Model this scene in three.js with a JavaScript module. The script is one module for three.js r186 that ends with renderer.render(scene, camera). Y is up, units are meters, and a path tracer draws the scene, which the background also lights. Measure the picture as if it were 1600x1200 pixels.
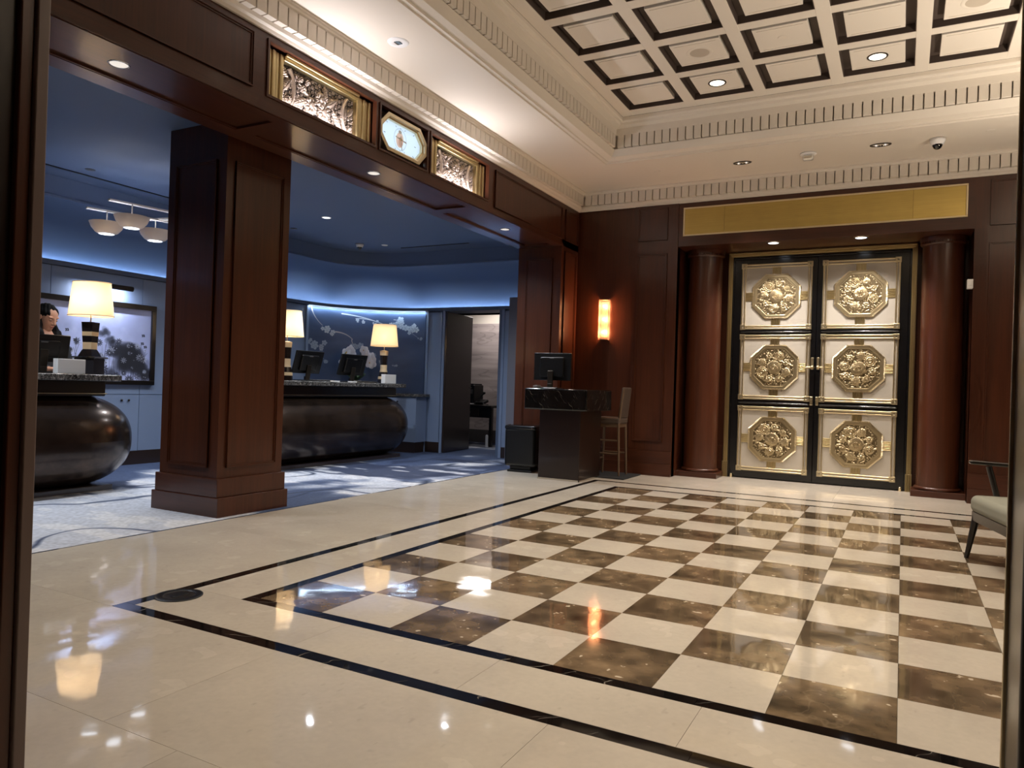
import * as THREE from 'three';
import { RoundedBoxGeometry } from 'three/addons/geometries/RoundedBoxGeometry.js';
import { mergeGeometries, mergeVertices, toCreasedNormals } from 'three/addons/utils/BufferGeometryUtils.js';
import { MarchingCubes } from 'three/addons/objects/MarchingCubes.js';
import { RectAreaLightUniformsLib } from 'three/addons/lights/RectAreaLightUniformsLib.js';

// ---------------------------------------------------------------- camera, exposure
const scene = new THREE.Scene();
scene.background = new THREE.Color(0x000000);
const camera = new THREE.PerspectiveCamera(2 * Math.atan(600 / 1145.6) * 180 / Math.PI, 4 / 3, 0.05, 60);
camera.position.set(2.787, 1.092, 2.647);
camera.rotation.set(0.0036, 0.48986, 0.03251, 'YXZ');
const renderer = new THREE.WebGLRenderer({ antialias: true });
renderer.toneMapping = THREE.LinearToneMapping;
renderer.toneMappingExposure = 1.62;
renderer.shadowMap.enabled = true;
RectAreaLightUniformsLib.init();
// light levels (candela for lamps, nits for strips); every lamp stands in its own fitting further down
const L = {
  coffer: 11.5, niche: 11.5, soffit: 1.6, pendant: 6, pendantUp: 0.22, blueDown: 13, lampUp: 0.21, sconce: 0.5, relief: 135, clock: 0.95, cove: 26, mural: 55, picture: 300, backRoom: 9, gimbal: 3.0, addedUplight: 10.5,
};
const WARM = new THREE.Color().setRGB(1, 0.88, 0.73), NEUTRAL = new THREE.Color().setRGB(1, 0.92, 0.86), COOL = new THREE.Color().setRGB(0.62, 0.80, 1), AMBER = new THREE.Color().setRGB(1, 0.62, 0.34), STRIP = new THREE.Color().setRGB(0.97, 0.93, 0.98), COOLSTRIP = new THREE.Color().setRGB(0.82, 0.92, 1);

// ---------------------------------------------------------------- helpers
const V = (x, y, z) => new THREE.Vector3(x, y, z);
let seed = 1234567;
const rnd = () => { seed = (seed * 1664525 + 1013904223) >>> 0; return seed / 4294967296; };
const rr = (a, b) => a + (b - a) * rnd();
const hash = (i, j, k = 0) => { let h = (i * 374761393 + j * 668265263 + k * 1274126177) | 0; h = Math.imul(h ^ (h >>> 13), 1274126177); return ((h ^ (h >>> 16)) >>> 0) / 4294967296; };
const mod = (a, n) => ((a % n) + n) % n;
const sm = (a, b, x) => { const t = Math.min(1, Math.max(0, (x - a) / (b - a))); return t * t * (3 - 2 * t); };
const mix = (a, b, t) => a + (b - a) * t;
const mix3 = (a, b, t) => [mix(a[0], b[0], t), mix(a[1], b[1], t), mix(a[2], b[2], t)];
function vnoise(x, y, px, py, k) {
  const i = Math.floor(x), j = Math.floor(y), fx = x - i, fy = y - j, u = fx * fx * (3 - 2 * fx), v = fy * fy * (3 - 2 * fy);
  const a = hash(mod(i, px), mod(j, py), k), b = hash(mod(i + 1, px), mod(j, py), k), c = hash(mod(i, px), mod(j + 1, py), k), d = hash(mod(i + 1, px), mod(j + 1, py), k);
  return mix(mix(a, b, u), mix(c, d, u), v);
}
// periodic on the unit square: fx, fy whole numbers of cells
function fbm(u, v, fx, fy, oct, k) { let s = 0, a = 0.5, n = 0; for (let o = 0; o < oct; o++) { s += a * vnoise(u * fx, v * fy, fx, fy, k + o * 17); n += a; a *= 0.5; fx *= 2; fy *= 2; } return s / n; }
function texture(w, h, fn, srgb = true, sx = 1, sy = 1) {
  const data = new Uint8Array(w * h * 4);
  for (let j = 0; j < h; j++) for (let i = 0; i < w; i++) {
    const c = fn((i + 0.5) / w, (j + 0.5) / h), o = (j * w + i) * 4;
    data[o] = Math.max(0, Math.min(255, c[0])); data[o + 1] = Math.max(0, Math.min(255, c[1])); data[o + 2] = Math.max(0, Math.min(255, c[2])); data[o + 3] = 255;
  }
  const t = new THREE.DataTexture(data, w, h, THREE.RGBAFormat);
  t.magFilter = THREE.LinearFilter; t.minFilter = THREE.LinearMipmapLinearFilter; t.generateMipmaps = true;
  t.wrapS = t.wrapT = THREE.RepeatWrapping; if (srgb) t.colorSpace = THREE.SRGBColorSpace;
  t.repeat.set(1 / sx, 1 / sy); t.needsUpdate = true; return t;
}
function canvasTexture(w, h, draw) {
  const c = document.createElement('canvas'); c.width = w; c.height = h; draw(c.getContext('2d'), w, h);
  const t = new THREE.CanvasTexture(c); t.colorSpace = THREE.SRGBColorSpace; t.magFilter = THREE.LinearFilter; return t;
}
function prep(g) {
  const n = g.index ? g.toNonIndexed() : g;
  if (!n.attributes.normal) n.computeVertexNormals();
  if (!n.attributes.uv) n.setAttribute('uv', new THREE.BufferAttribute(new Float32Array(n.attributes.position.count * 2), 2));
  for (const k of Object.keys(n.attributes)) if (!['position', 'normal', 'uv'].includes(k)) n.deleteAttribute(k);
  n.morphAttributes = {}; return n;
}
// texture coordinates in metres, v along the grain
function uvm(g0, grain = 'y', ou = 0, ov = 0) {
  const g = prep(g0), p = g.attributes.position, n = g.attributes.normal, uv = g.attributes.uv;
  for (let i = 0; i < p.count; i++) {
    const x = p.getX(i), y = p.getY(i), z = p.getZ(i), ax = Math.abs(n.getX(i)), ay = Math.abs(n.getY(i)), az = Math.abs(n.getZ(i));
    let a, b; // a across, b along
    if (ax >= ay && ax >= az) [a, b] = grain === 'z' ? [y, z] : [z, y];
    else if (ay >= az) [a, b] = grain === 'x' ? [z, x] : [x, z];
    else [a, b] = grain === 'x' ? [y, x] : [x, y];
    uv.setXY(i, a + ou, b + ov);
  }
  return g;
}
let offs = 0;
function bx(x0, x1, y0, y1, z0, z1, grain = 'y') {
  const g = new THREE.BoxGeometry(x1 - x0, y1 - y0, z1 - z0); g.translate((x0 + x1) / 2, (y0 + y1) / 2, (z0 + z1) / 2);
  offs = (offs + 0.377) % 7; return uvm(g, grain, offs, offs * 1.7);
}
function rb(x0, x1, y0, y1, z0, z1, r = 0.01, grain = 'y', seg = 2) {
  const w = x1 - x0, h = y1 - y0, d = z1 - z0;
  const g = new RoundedBoxGeometry(w, h, d, seg, Math.min(r, w / 2.05, h / 2.05, d / 2.05)); g.translate((x0 + x1) / 2, (y0 + y1) / 2, (z0 + z1) / 2);
  offs = (offs + 0.377) % 7; return uvm(g, grain, offs, offs * 1.7);
}
const cyl = (r0, r1, h, x = 0, y = 0, z = 0, seg = 24) => { const g = new THREE.CylinderGeometry(r1, r0, h, seg); g.translate(x, y + h / 2, z); return prep(g); };
function rod(a, b, r, r2 = r, seg = 10) {
  const d = V(...b).sub(V(...a)), g = new THREE.CylinderGeometry(r2, r, d.length(), seg);
  g.translate(0, d.length() / 2, 0); g.applyQuaternion(new THREE.Quaternion().setFromUnitVectors(V(0, 1, 0), d.normalize())); g.translate(...a); return prep(g);
}
const tube = (pts, r, n = 24, seg = 8) => prep(new THREE.TubeGeometry(new THREE.CatmullRomCurve3(pts.map((p) => V(...p))), n, r, seg));
const lathe = (pts, seg = 40) => prep(new THREE.LatheGeometry(pts.map((p) => new THREE.Vector2(p[0], p[1])), seg));
function extrude(pts, depth, bevel = 0, holes = []) {
  const s = new THREE.Shape(pts.map((p) => new THREE.Vector2(...p))); for (const h of holes) s.holes.push(new THREE.Path(h.map((p) => new THREE.Vector2(...p))));
  return prep(new THREE.ExtrudeGeometry(s, { depth, bevelEnabled: bevel > 0, bevelThickness: bevel, bevelSize: bevel, bevelSegments: 2, curveSegments: 20 }));
}
// a profile [(p, y)...] swept along a straight run: p is measured from the wall along dir, run from a to b (world), with mitre slopes
function profileRun(prof, a, b, dir, mA = 0, mB = 0) {
  const pos = [], A = V(...a), B = V(...b), D = V(...dir), T = B.clone().sub(A).normalize();
  const P = (base, s, [p, y], m) => base.clone().addScaledVector(D, p).addScaledVector(T, s * m * p).setY(y);
  for (let i = 0; i + 1 < prof.length; i++) {
    const a0 = P(A, 1, prof[i], mA), a1 = P(A, 1, prof[i + 1], mA), b0 = P(B, -1, prof[i], mB), b1 = P(B, -1, prof[i + 1], mB);
    for (const q of [a0, b0, b1, a0, b1, a1]) pos.push(q.x, q.y, q.z);
  }
  const g = new THREE.BufferGeometry(); g.setAttribute('position', new THREE.Float32BufferAttribute(pos, 3)); g.computeVertexNormals(); return uvm(g);
}
const taken = {};
const numbered = (n) => { taken[n] = (taken[n] || 0) + 1; return taken[n] === 1 ? n : `${n}_${String(taken[n] - 1).padStart(3, '0')}`; };
function mesh(name, geos, mat, parent, label) {
  const list = Array.isArray(geos) ? geos.map(prep) : [prep(geos)];
  const m = new THREE.Mesh(list.length > 1 ? mergeGeometries(list) : list[0], mat);
  m.name = name; m.castShadow = m.receiveShadow = true; if (label) m.userData.label = label; parent.add(m); return m;
}
function thing(name, label, category, [x, y, z] = [0, 0, 0], turn = 0, group) {
  const o = new THREE.Group(); o.name = numbered(name); o.position.set(x, y, z); o.rotation.y = turn;
  o.userData = { label, category }; if (group) o.userData.group = group; scene.add(o); return o;
}
function one(name, geos, mat, label, category, group, at) {
  const m = mesh(numbered(name), geos, mat, scene); m.userData = { label, category }; if (group) m.userData.group = group; if (at) m.position.set(...at); return m;
}
function struct(name, label) { const o = new THREE.Group(); o.name = name; o.userData = { label, kind: 'structure' }; scene.add(o); return o; }
function copy(o, [x, y, z], turn, label) {
  const c = o.clone(); c.name = numbered(o.name.replace(/_\d{3}$/, '')); c.userData = { ...o.userData }; if (label) c.userData.label = label;
  c.position.set(x, y, z); if (turn !== undefined) c.rotation.y = turn; scene.add(c); return c;
}
function spot(color, cd, at, to, angle, penumbra = 1, radius = 2) {
  const l = new THREE.SpotLight(color, cd, 0, angle, penumbra, 2); l.position.set(...at); l.target.position.set(...to); scene.add(l, l.target);
  l.castShadow = true; l.shadow.radius = radius; return l;
}
function point(color, cd, at, radius = 1.5) { const l = new THREE.PointLight(color, cd, 0, 2); l.position.set(...at); l.castShadow = true; l.shadow.radius = radius; scene.add(l); return l; }
function area(color, nits, w, h, at, to) { const l = new THREE.RectAreaLight(color, nits, w, h); l.position.set(...at); l.lookAt(...to); scene.add(l); return l; }

// ---------------------------------------------------------------- materials
const std = (o) => new THREE.MeshStandardMaterial(o), phy = (o) => new THREE.MeshPhysicalMaterial(o);
const rgb = (r, g, b) => new THREE.Color().setRGB(r / 255, g / 255, b / 255, THREE.SRGBColorSpace);
const woodMap = texture(512, 1024, (u, v) => {
  const w = fbm(u, v, 3, 2, 3, 5), g = fbm(u + 0.03 * w, v, 48, 3, 4, 9), p = fbm(u, v, 160, 10, 2, 31), c = fbm(u, v, 4, 2, 4, 77);
  const t = 0.55 * g + 0.45 * c; const k = 0.80 + 0.42 * (t - 0.5) - (p < 0.3 ? 0.05 : 0);
  return [86 * k, 43 * k * (0.96 + 0.1 * c), 25 * k * (0.92 + 0.14 * c)];
}, true, 0.9, 1.8);
const wood = phy({ map: woodMap, roughness: 0.34, specularIntensity: 0.7, clearcoat: 0.4, clearcoatRoughness: 0.14 });
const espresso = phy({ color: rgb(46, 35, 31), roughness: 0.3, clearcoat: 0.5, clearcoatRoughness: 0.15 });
const woodBlack = phy({ color: rgb(19, 15, 13), roughness: 0.3, clearcoat: 0.4, clearcoatRoughness: 0.2 });
const waveBump = texture(256, 256, (u, v) => { const n = 255 * fbm(u, v, 4, 4, 2, 3); return [n, n, n]; }, false, 0.55, 0.55);
const creamMap = texture(1024, 1024, (u, v) => {
  const a = fbm(u, v, 5, 5, 5, 11), b = fbm(u, v, 90, 90, 2, 12), q = fbm(u + 0.02 * a, v, 60, 34, 2, 19), w = fbm(u, v, 12, 12, 3, 15);
  const fl = q < 0.2 ? (0.2 - q) * 60 : 0, k = (a - 0.5) * 22 + (b - 0.5) * 7 - fl; const sh = w > 0.74 ? 7 : 0;
  return [203 + k + sh, 193 + k + sh, 178 + k * 0.9 + sh];
}, true, 1.6, 1.6);
const floorGloss = { roughness: 0.045, ior: 1.9, bumpMap: waveBump, bumpScale: 0.0006 };
const cream = phy({ map: creamMap, ...floorGloss });
const brownMap = texture(1024, 1024, (u, v) => {
  const a = fbm(u, v, 4, 4, 5, 41), b = fbm(u, v, 18, 18, 4, 45), c = fbm(u + 0.05 * a, v + 0.04 * b, 9, 9, 4, 47), d = fbm(u, v, 46, 46, 3, 49), m = fbm(u, v, 7, 7, 2, 53);
  const vein = Math.max(0, 1 - Math.abs(c - 0.5) * 60) * sm(0.55, 0.75, m) * 0.22, fleck = sm(0.74, 0.8, d) * sm(0.5, 0.62, b), k = 0.74 + 0.5 * (a - 0.5) + 0.6 * (b - 0.5);
  let col = [152 * k, 129 * k, 101 * k]; col = mix3(col, [190, 170, 142], vein); return mix3(col, [222, 208, 186], fleck * 0.85);
}, true, 1.7, 1.7);
const brown = phy({ map: brownMap, ...floorGloss });
const blackMap = texture(1024, 512, (u, v) => {
  const a = fbm(u, v, 4, 4, 4, 61), b = fbm(u, v, 16, 16, 3, 64), m = fbm(u, v, 7, 7, 2, 67), n = fbm(u, v, 11, 9, 2, 69), k = 18 + 16 * (a - 0.4);
  const line = (t, w) => Math.max(0, 1 - Math.abs(mod(t, 1) - 0.5) * w); const vein = line(5 * u + 2 * v + 0.9 * a + 0.12 * b, 75) * sm(0.46, 0.62, m) + 0.7 * line(9 * u + 5 * v + 1.1 * a + 0.1 * b, 60) * sm(0.52, 0.66, n) + 0.5 * line(-4 * u + 6 * v + 0.8 * b, 90) * sm(0.6, 0.7, m);
  return mix3([k * 1.05, k * 0.98, k * 0.95], [188, 178, 164], Math.min(0.75, vein));
}, true, 1.6, 0.8);
const black = phy({ map: blackMap, ...floorGloss });
const kioskMap = blackMap.clone(); kioskMap.repeat.set(1.3, 2.6); kioskMap.needsUpdate = true;
const blackStone = phy({ map: kioskMap, roughness: 0.1, ior: 1.5 });
const graniteMap = texture(512, 512, (u, v) => { const a = fbm(u, v, 70, 70, 2, 71), b = fbm(u, v, 8, 8, 4, 73), c = fbm(u, v, 40, 40, 2, 79), k = 70 + 150 * (a - 0.42) + 80 * (b - 0.5) + (c > 0.66 ? 50 : 0); return [k * 1.02, k, k * 0.97]; }, true, 0.5, 0.5);
const granite = phy({ map: graniteMap, roughness: 0.14 });
const plaster = std({ color: rgb(223, 214, 201), roughness: 0.62 });
const plasterPanel = std({ color: rgb(224, 215, 202), roughness: 0.6 });
const cofferDark = std({ color: rgb(76, 64, 57), roughness: 0.55 });
const brass = phy({ color: new THREE.Color().setRGB(0.56, 0.45, 0.24), metalness: 1, roughness: 0.3 });
const brassPlate = phy({ map: texture(512, 128, (u, v) => { const k = 1 + 0.06 * (fbm(u, v, 180, 2, 2, 83) - 0.5) + 0.05 * (fbm(u, v, 6, 3, 3, 84) - 0.5); return [190 * k, 166 * k, 100 * k]; }, true, 1.2, 0.4), metalness: 1, roughness: 0.34, anisotropy: 0.8, anisotropyRotation: Math.PI / 2 });
const brassPale = phy({ color: new THREE.Color().setRGB(0.70, 0.60, 0.40), metalness: 1, roughness: 0.3 });
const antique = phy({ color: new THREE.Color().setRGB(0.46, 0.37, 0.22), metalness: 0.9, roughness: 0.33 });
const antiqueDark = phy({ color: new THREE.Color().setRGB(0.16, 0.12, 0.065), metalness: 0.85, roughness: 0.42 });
const copperGrey = phy({ color: new THREE.Color().setRGB(0.21, 0.16, 0.125), metalness: 0.5, roughness: 0.42 });
const reliefGround = std({ color: rgb(38, 32, 34), roughness: 0.5, metalness: 0.3 });
const satinPanel = phy({ color: rgb(196, 188, 175), roughness: 0.24, metalness: 0.35, clearcoat: 0.3, clearcoatRoughness: 0.1 });
const blackPaint = phy({ color: rgb(9, 9, 10), roughness: 0.22, clearcoat: 0.5, clearcoatRoughness: 0.1 });
const chrome = phy({ color: rgb(215, 210, 200), metalness: 1, roughness: 0.16 });
const darkMetal = std({ color: rgb(58, 52, 46), metalness: 0.7, roughness: 0.35 });
const bluePaint = std({ color: rgb(120, 137, 166), roughness: 0.55 });
const blueCeil = std({ color: rgb(84, 104, 140), roughness: 0.6 });
const blueTrim = std({ color: rgb(84, 98, 122), roughness: 0.45 });
const bronzeMap = texture(512, 512, (u, v) => { const a = fbm(u, v, 6, 6, 5, 91), b = fbm(u, v, 60, 60, 2, 93), k = 0.8 + 0.55 * (a - 0.5) + 0.2 * (b - 0.5); return [86 * k, 69 * k, 57 * k]; }, true, 1, 1);
const bronze = phy({ map: bronzeMap, metalness: 0.72, roughness: 0.27, clearcoat: 0.35, clearcoatRoughness: 0.12 });
const plasticBlack = std({ color: rgb(7, 7, 8), roughness: 0.36 });
const plasticGrey = std({ color: rgb(92, 90, 90), roughness: 0.5 });
const white = std({ color: rgb(232, 231, 230), roughness: 0.55 });
const whiteGloss = phy({ color: rgb(234, 232, 228), roughness: 0.25 });
const lensDark = phy({ color: rgb(8, 8, 10), roughness: 0.06, clearcoat: 1 });
const mirrorBowl = phy({ color: rgb(210, 205, 195), metalness: 1, roughness: 0.12 });
const glow = (color, k) => std({ color: 0x111111, emissive: color, emissiveIntensity: k, roughness: 0.5 });
const lensWarm = glow(new THREE.Color().setRGB(1, 0.86, 0.66), 3.2), lensCool = glow(new THREE.Color().setRGB(0.8, 0.88, 1), 2.6), lensDim = glow(new THREE.Color().setRGB(1, 0.9, 0.8), 0.55);

// ---------------------------------------------------------------- room dimensions (metres)
const WX = -1.2, WZ = -6.635, CB = 3.53, CY = 3.74, SY = 2.955, BX = -1.83, DC = 1.805;      // reception beam face, far wall face, cornice bottom, ceiling, soffit, beam back, door axis
const RX = 4.8, NZ = 1.6;                                                                     // right wall, wall with the opening the picture is taken through
const TX0 = -0.39, TX1 = 3.99, TZ0 = -5.44, TZ1 = 1.0, TY = 4.14;                             // tray opening and coffered plane

// ================================================================ FLOOR
{
  const f = struct('floor', 'polished cream marble floor with a brown and cream chequered field framed by black bands');
  mesh('screed', bx(-1.78, RX, -0.08, -0.012, -7.4, NZ + 3), std({ color: rgb(90, 84, 74), roughness: 0.9 }), f);
  const T = 0.4, gap = 0.0007;
  const variants = (w, d, n) => Array.from({ length: n }, (_, k) => { const g = new THREE.BoxGeometry(w - 2 * gap, 0.012, d - 2 * gap); g.translate(0, -0.006, 0); return uvm(g, 'z', k * 0.613, k * 0.377 + 0.2); });
  const sq = variants(T, T, 7);
  for (let j = 0; j < 13; j++) for (let i = 0; i < 9; i++) {
    const dark = (i + j) % 2 === 0, m = mesh(dark ? 'brown_tile' : 'cream_tile', sq[(i * 3 + j * 5 + ((i * j) % 4)) % 7], dark ? brown : cream, f);
    m.position.set((i + 0.5) * T, 0, -(j + 0.5) * T); m.rotation.set(rr(-1, 1) * 0.0011, 0, rr(-1, 1) * 0.0011);
  }
  const bw = 0.065, o0 = 0.40, o1 = 0.47, X1 = 9 * T, Z1 = -13 * T;
  const strip = (x0, x1, z0, z1, m, name) => { const g = new THREE.BoxGeometry(x1 - x0 - 2 * gap, 0.012, z1 - z0 - 2 * gap); g.translate((x0 + x1) / 2, -0.006, (z0 + z1) / 2); offs = (offs + 0.377) % 7; const q = mesh(name, uvm(g, x1 - x0 > z1 - z0 ? 'z' : 'x', offs, offs * 2.3), m, f); return q; };
  // runs cut in lengths of 0.8 m
  const run = (a, b, n, fn) => { for (let k = 0; k < n; k++) fn(mix(a, b, k / n), mix(a, b, (k + 1) / n)); };
  for (const [d0, d1] of [[0, bw], [o0, o1]]) {
    run(-d1, X1 + d1, 5, (a, b) => { strip(a, b, d0, d1, black, 'black_band'); strip(a, b, Z1 - d1, Z1 - d0, black, 'black_band'); });
    run(Z1 - d0, d0, 7, (a, b) => { strip(-d1, -d0, a, b, black, 'black_band'); strip(X1 + d0, X1 + d1, a, b, black, 'black_band'); });
  }
  const bxs = [-o0, 0.6, 1.4, 2.2, 3.0, X1 + o0];
  for (let k = 0; k < 5; k++) { strip(bxs[k], bxs[k + 1], bw, o0, cream, 'border_slab'); strip(bxs[k], bxs[k + 1], Z1 - o0, Z1 - bw, cream, 'border_slab'); }
  run(Z1 - bw, bw, 7, (a, b) => { strip(-o0, -bw, a, b, cream, 'border_slab'); strip(X1 + bw, X1 + o0, a, b, cream, 'border_slab'); });
  // outer field
  run(-1.775, -o1, 1, (x0, x1) => run(Z1 - o1, o1, 4, (a, b) => strip(x0, x1, a, b, cream, 'outer_slab')));
  strip(X1 + o1, RX, Z1 - o1, o1, cream, 'outer_slab');
  const ox = [-1.775, -0.6, 0.6, 1.8, 3.0, RX];
  for (let k = 0; k < 5; k++) { strip(ox[k], ox[k + 1], o1, 1.2, cream, 'outer_slab'); strip(ox[k] + (k ? 0.35 : 0), ox[k + 1] + (k < 4 ? 0.35 : 0), 1.2, 2.0, cream, 'outer_slab'); strip(ox[k], ox[k + 1], 2.0, 4.6, cream, 'outer_slab'); }
  for (let k = 0; k < 5; k++) strip(Math.max(-1.775, mix(-1.8, RX, k / 5)), mix(-1.8, RX, (k + 1) / 5), -7.35, Z1 - o1, cream, 'outer_slab');
  const box = thing('floor_outlet_cover', 'round black floor box cover set beside the black band', 'floor outlet', [-0.36, 0, 0.19]);
  mesh('rim', lathe([[0.075, 0.0005], [0.112, 0.0005], [0.112, 0.004], [0.104, 0.006], [0.078, 0.006], [0.075, 0.0005]], 40), plasticBlack, box);
  mesh('lid', lathe([[0, 0.004], [0.07, 0.004], [0.074, 0.002]], 40), darkMetal, box);
  mesh('flap', rb(-0.03, 0.03, 0.004, 0.007, -0.045, 0.045, 0.002), plasticBlack, box);
}
{
  const swirl = (u, v) => {
    const wx = fbm(u, v, 3, 5, 3, 101) - 0.5, wy = fbm(u, v, 3, 5, 3, 107) - 0.5;
    const U = u + 0.22 * wx, W = v + 0.16 * wy, a = fbm(U, W, 4, 7, 4, 111), b = fbm(U + 0.3, W, 3, 9, 4, 121), s = fbm(u, v + 0.02 * wx, 10, 60, 3, 131), g = fbm(u, v, 256, 512, 1, 141);
    let c = mix3([58, 72, 102], [182, 186, 196], sm(0.40, 0.56, a)); c = mix3(c, [24, 34, 60], sm(0.54, 0.62, b) * 0.85); c = mix3(c, [206, 206, 208], sm(0.58, 0.66, s) * sm(0.4, 0.5, a) * 0.75);
    const line = Math.max(0, 1 - Math.abs(fbm(U + 0.1 * wy, W + 0.12 * wx, 3, 5, 2, 151) - 0.5) * 60) * sm(0.36, 0.46, fbm(u, v, 5, 9, 2, 161)); c = mix3(c, [26, 36, 58], line * 0.9); const l2 = Math.max(0, 1 - Math.abs(fbm(U + 0.5, W + 0.3, 4, 8, 2, 171) - 0.47) * 48) * sm(0.40, 0.50, fbm(u, v, 6, 10, 2, 181)); c = mix3(c, [30, 42, 70], l2 * 0.85);
    const k = 1 + 0.16 * (g - 0.5); return [c[0] * k, c[1] * k, c[2] * k];
  };
  const cm = texture(1024, 2048, swirl, true, 4.6, 9.6);
  const f = struct('floor_carpet', 'blue grey carpet with flowing navy swirls under the reception desks');
  mesh('pile', bx(-9.2, -1.78, -0.02, 0.004, -10.4, 3.2, 'z'), std({ map: cm, roughness: 0.95 }), f);
}

// ================================================================ CEILING
const dentilGeo = new Map();
function dentils(parent, from, to, step, w, h, d, axis, at, bottom) {
  const key = [w, h, d, axis].join(); if (!dentilGeo.has(key)) { const g = axis === 'x' ? bx(-w / 2, w / 2, 0, h, -d / 2, d / 2) : bx(-d / 2, d / 2, 0, h, -w / 2, w / 2); dentilGeo.set(key, g); }
  const n = Math.round(Math.abs(to - from) / step);
  for (let k = 0; k < n; k++) { const s = mix(from, to, (k + 0.5) / n), m = mesh('dentil', dentilGeo.get(key), plaster, parent); m.position.set(axis === 'x' ? s : at, bottom, axis === 'x' ? at : s); }
}
{
  const c = struct('ceiling', 'cream coffered tray ceiling with dentil mouldings');
  const flat = (x0, x1, z0, z1) => mesh('perimeter_soffit', bx(x0, x1, CY, CY + 0.1, z0, z1), plaster, c);
  flat(WX - 0.1, TX0, WZ - 0.1, NZ + 0.2); flat(TX1, RX + 0.2, WZ - 0.1, NZ + 0.2); flat(TX0, TX1, WZ - 0.1, TZ0); flat(TX0, TX1, TZ1, NZ + 0.2);
  // crown of the tray, sweeping in towards the coffers
  const crown = [[-0.03, 3.742], [-0.03, 3.728], [0.03, 3.728], [0.035, 3.74], [0.07, 3.74], [0.075, 3.752], [0.15, 3.768], [0.17, 3.80], [0.195, 3.838], [0.150, 3.841], [0.150, 3.978], [0.225, 3.98], [0.228, 4.02], [0.232, 4.05], [0.25, 4.055], [0.292, 4.067], [0.30, 4.09], [0.326, 4.095], [0.335, 4.105], [0.335, TY]];
  const lower = [[0, CB - 0.02], [0.02, CB - 0.02], [0.03, CB], [0.05, CB + 0.012], [0.06, CB + 0.035], [0.04, CB + 0.036], [0.04, CB + 0.170], [0.112, CB + 0.172], [0.125, CB + 0.178], [0.13, CB + 0.19], [0.145, CB + 0.195], [0.145, CY]];
  mesh('tray_crown', [profileRun(crown, [TX0, 0, TZ0], [TX0, 0, TZ1], [1, 0, 0], 1, 1), profileRun(crown, [TX1, 0, TZ0], [TX1, 0, TZ1], [-1, 0, 0], 1, 1), profileRun(crown, [TX0, 0, TZ0], [TX1, 0, TZ0], [0, 0, 1], 1, 1), profileRun(crown, [TX0, 0, TZ1], [TX1, 0, TZ1], [0, 0, -1], 1, 1)], plaster, c);
  mesh('wall_cornice', [profileRun(lower, [WX, 0, WZ], [WX, 0, NZ], [1, 0, 0], 1, 0), profileRun(lower, [RX, 0, WZ], [RX, 0, NZ], [-1, 0, 0], 1, 0), profileRun(lower, [WX, 0, WZ], [RX, 0, WZ], [0, 0, 1], 1, 1)], plaster, c);
  dentils(c, WZ + 0.125, -0.35, 0.0955, 0.083, 0.134, 0.07, 'z', WX + 0.077, CB + 0.037);
  dentils(c, WX + 0.125, 4.0, 0.0945, 0.082, 0.134, 0.07, 'x', WZ + 0.077, CB + 0.037);
  dentils(c, TZ0 + 0.235, -0.9, 0.086, 0.0735, 0.136, 0.075, 'z', TX0 + 0.185, 3.845);
  dentils(c, TX0 + 0.235, TX1 - 0.235, 0.086, 0.0735, 0.136, 0.075, 'x', TZ0 + 0.185, 3.845);
  // coffers: 5 across, 8 deep
  const px = 0.71, pz = 0.714, ow = 0.598, rec = 0.075, cx = (i) => 1.795 + (i - 2) * px, cz = (j) => -4.65 + j * pz, NJ = 8;
  const xe0 = TX0 + 0.335, xe1 = TX1 - 0.335, ze0 = TZ0 + 0.335, ze1 = TZ1 - 0.335;
  const xs = [xe0]; for (let i = 0; i < 5; i++) xs.push(cx(i) - ow / 2, cx(i) + ow / 2); xs.push(xe1);
  for (let i = 0; i < 12; i += 2) mesh('coffer_beam', rb(xs[i], xs[i + 1], TY, TY + rec + 0.02, ze0, ze1, 0.004), plaster, c);
  const zs = [ze0]; for (let j = 0; j < NJ; j++) zs.push(cz(j) - ow / 2, cz(j) + ow / 2); zs.push(Math.max(ze1, zs[zs.length - 1] + 0.05));
  for (let j = 0; j < zs.length; j += 2) for (let i = 0; i < 5; i++) mesh('cross_beam', bx(cx(i) - ow / 2 - 0.001, cx(i) + ow / 2 + 0.001, TY + 0.002, TY + rec + 0.02, zs[j], zs[j + 1]), plaster, c);
  mesh('upper_slab', bx(xe0 - 0.2, xe1 + 0.2, TY + rec + 0.02, TY + rec + 0.12, ze0 - 0.2, ze1 + 0.4), cofferDark, c);
  const liner = [bx(-ow / 2, ow / 2, rec - 0.004, rec + 0.02, -ow / 2, ow / 2)], e = ow / 2; // dark painted recess
  for (const s of [-1, 1]) liner.push(bx(s > 0 ? e - 0.006 : -e, s > 0 ? e : -e + 0.006, 0.004, rec, -e, e), bx(-e, e, 0.004, rec, s > 0 ? e - 0.006 : -e, s > 0 ? e : -e + 0.006));
  const linerG = mergeGeometries(liner), pw = 0.22, panelG = mergeGeometries([prep(rb(-pw, pw, 0.02, rec - 0.004, -pw, pw, 0.004)), prep(bx(-pw + 0.035, pw - 0.035, 0.016, 0.022, pw - 0.04, pw - 0.032)), prep(bx(-pw + 0.035, pw - 0.035, 0.016, 0.022, -pw + 0.032, -pw + 0.04))]);
  for (let j = 0; j < NJ; j++) for (let i = 0; i < 5; i++) {
    const a = mesh('coffer_recess', linerG, cofferDark, c), b = mesh('coffer_panel', panelG, plasterPanel, a); a.position.set(cx(i), TY, cz(j)); b.position.set(0, 0, 0);
  }
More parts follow.
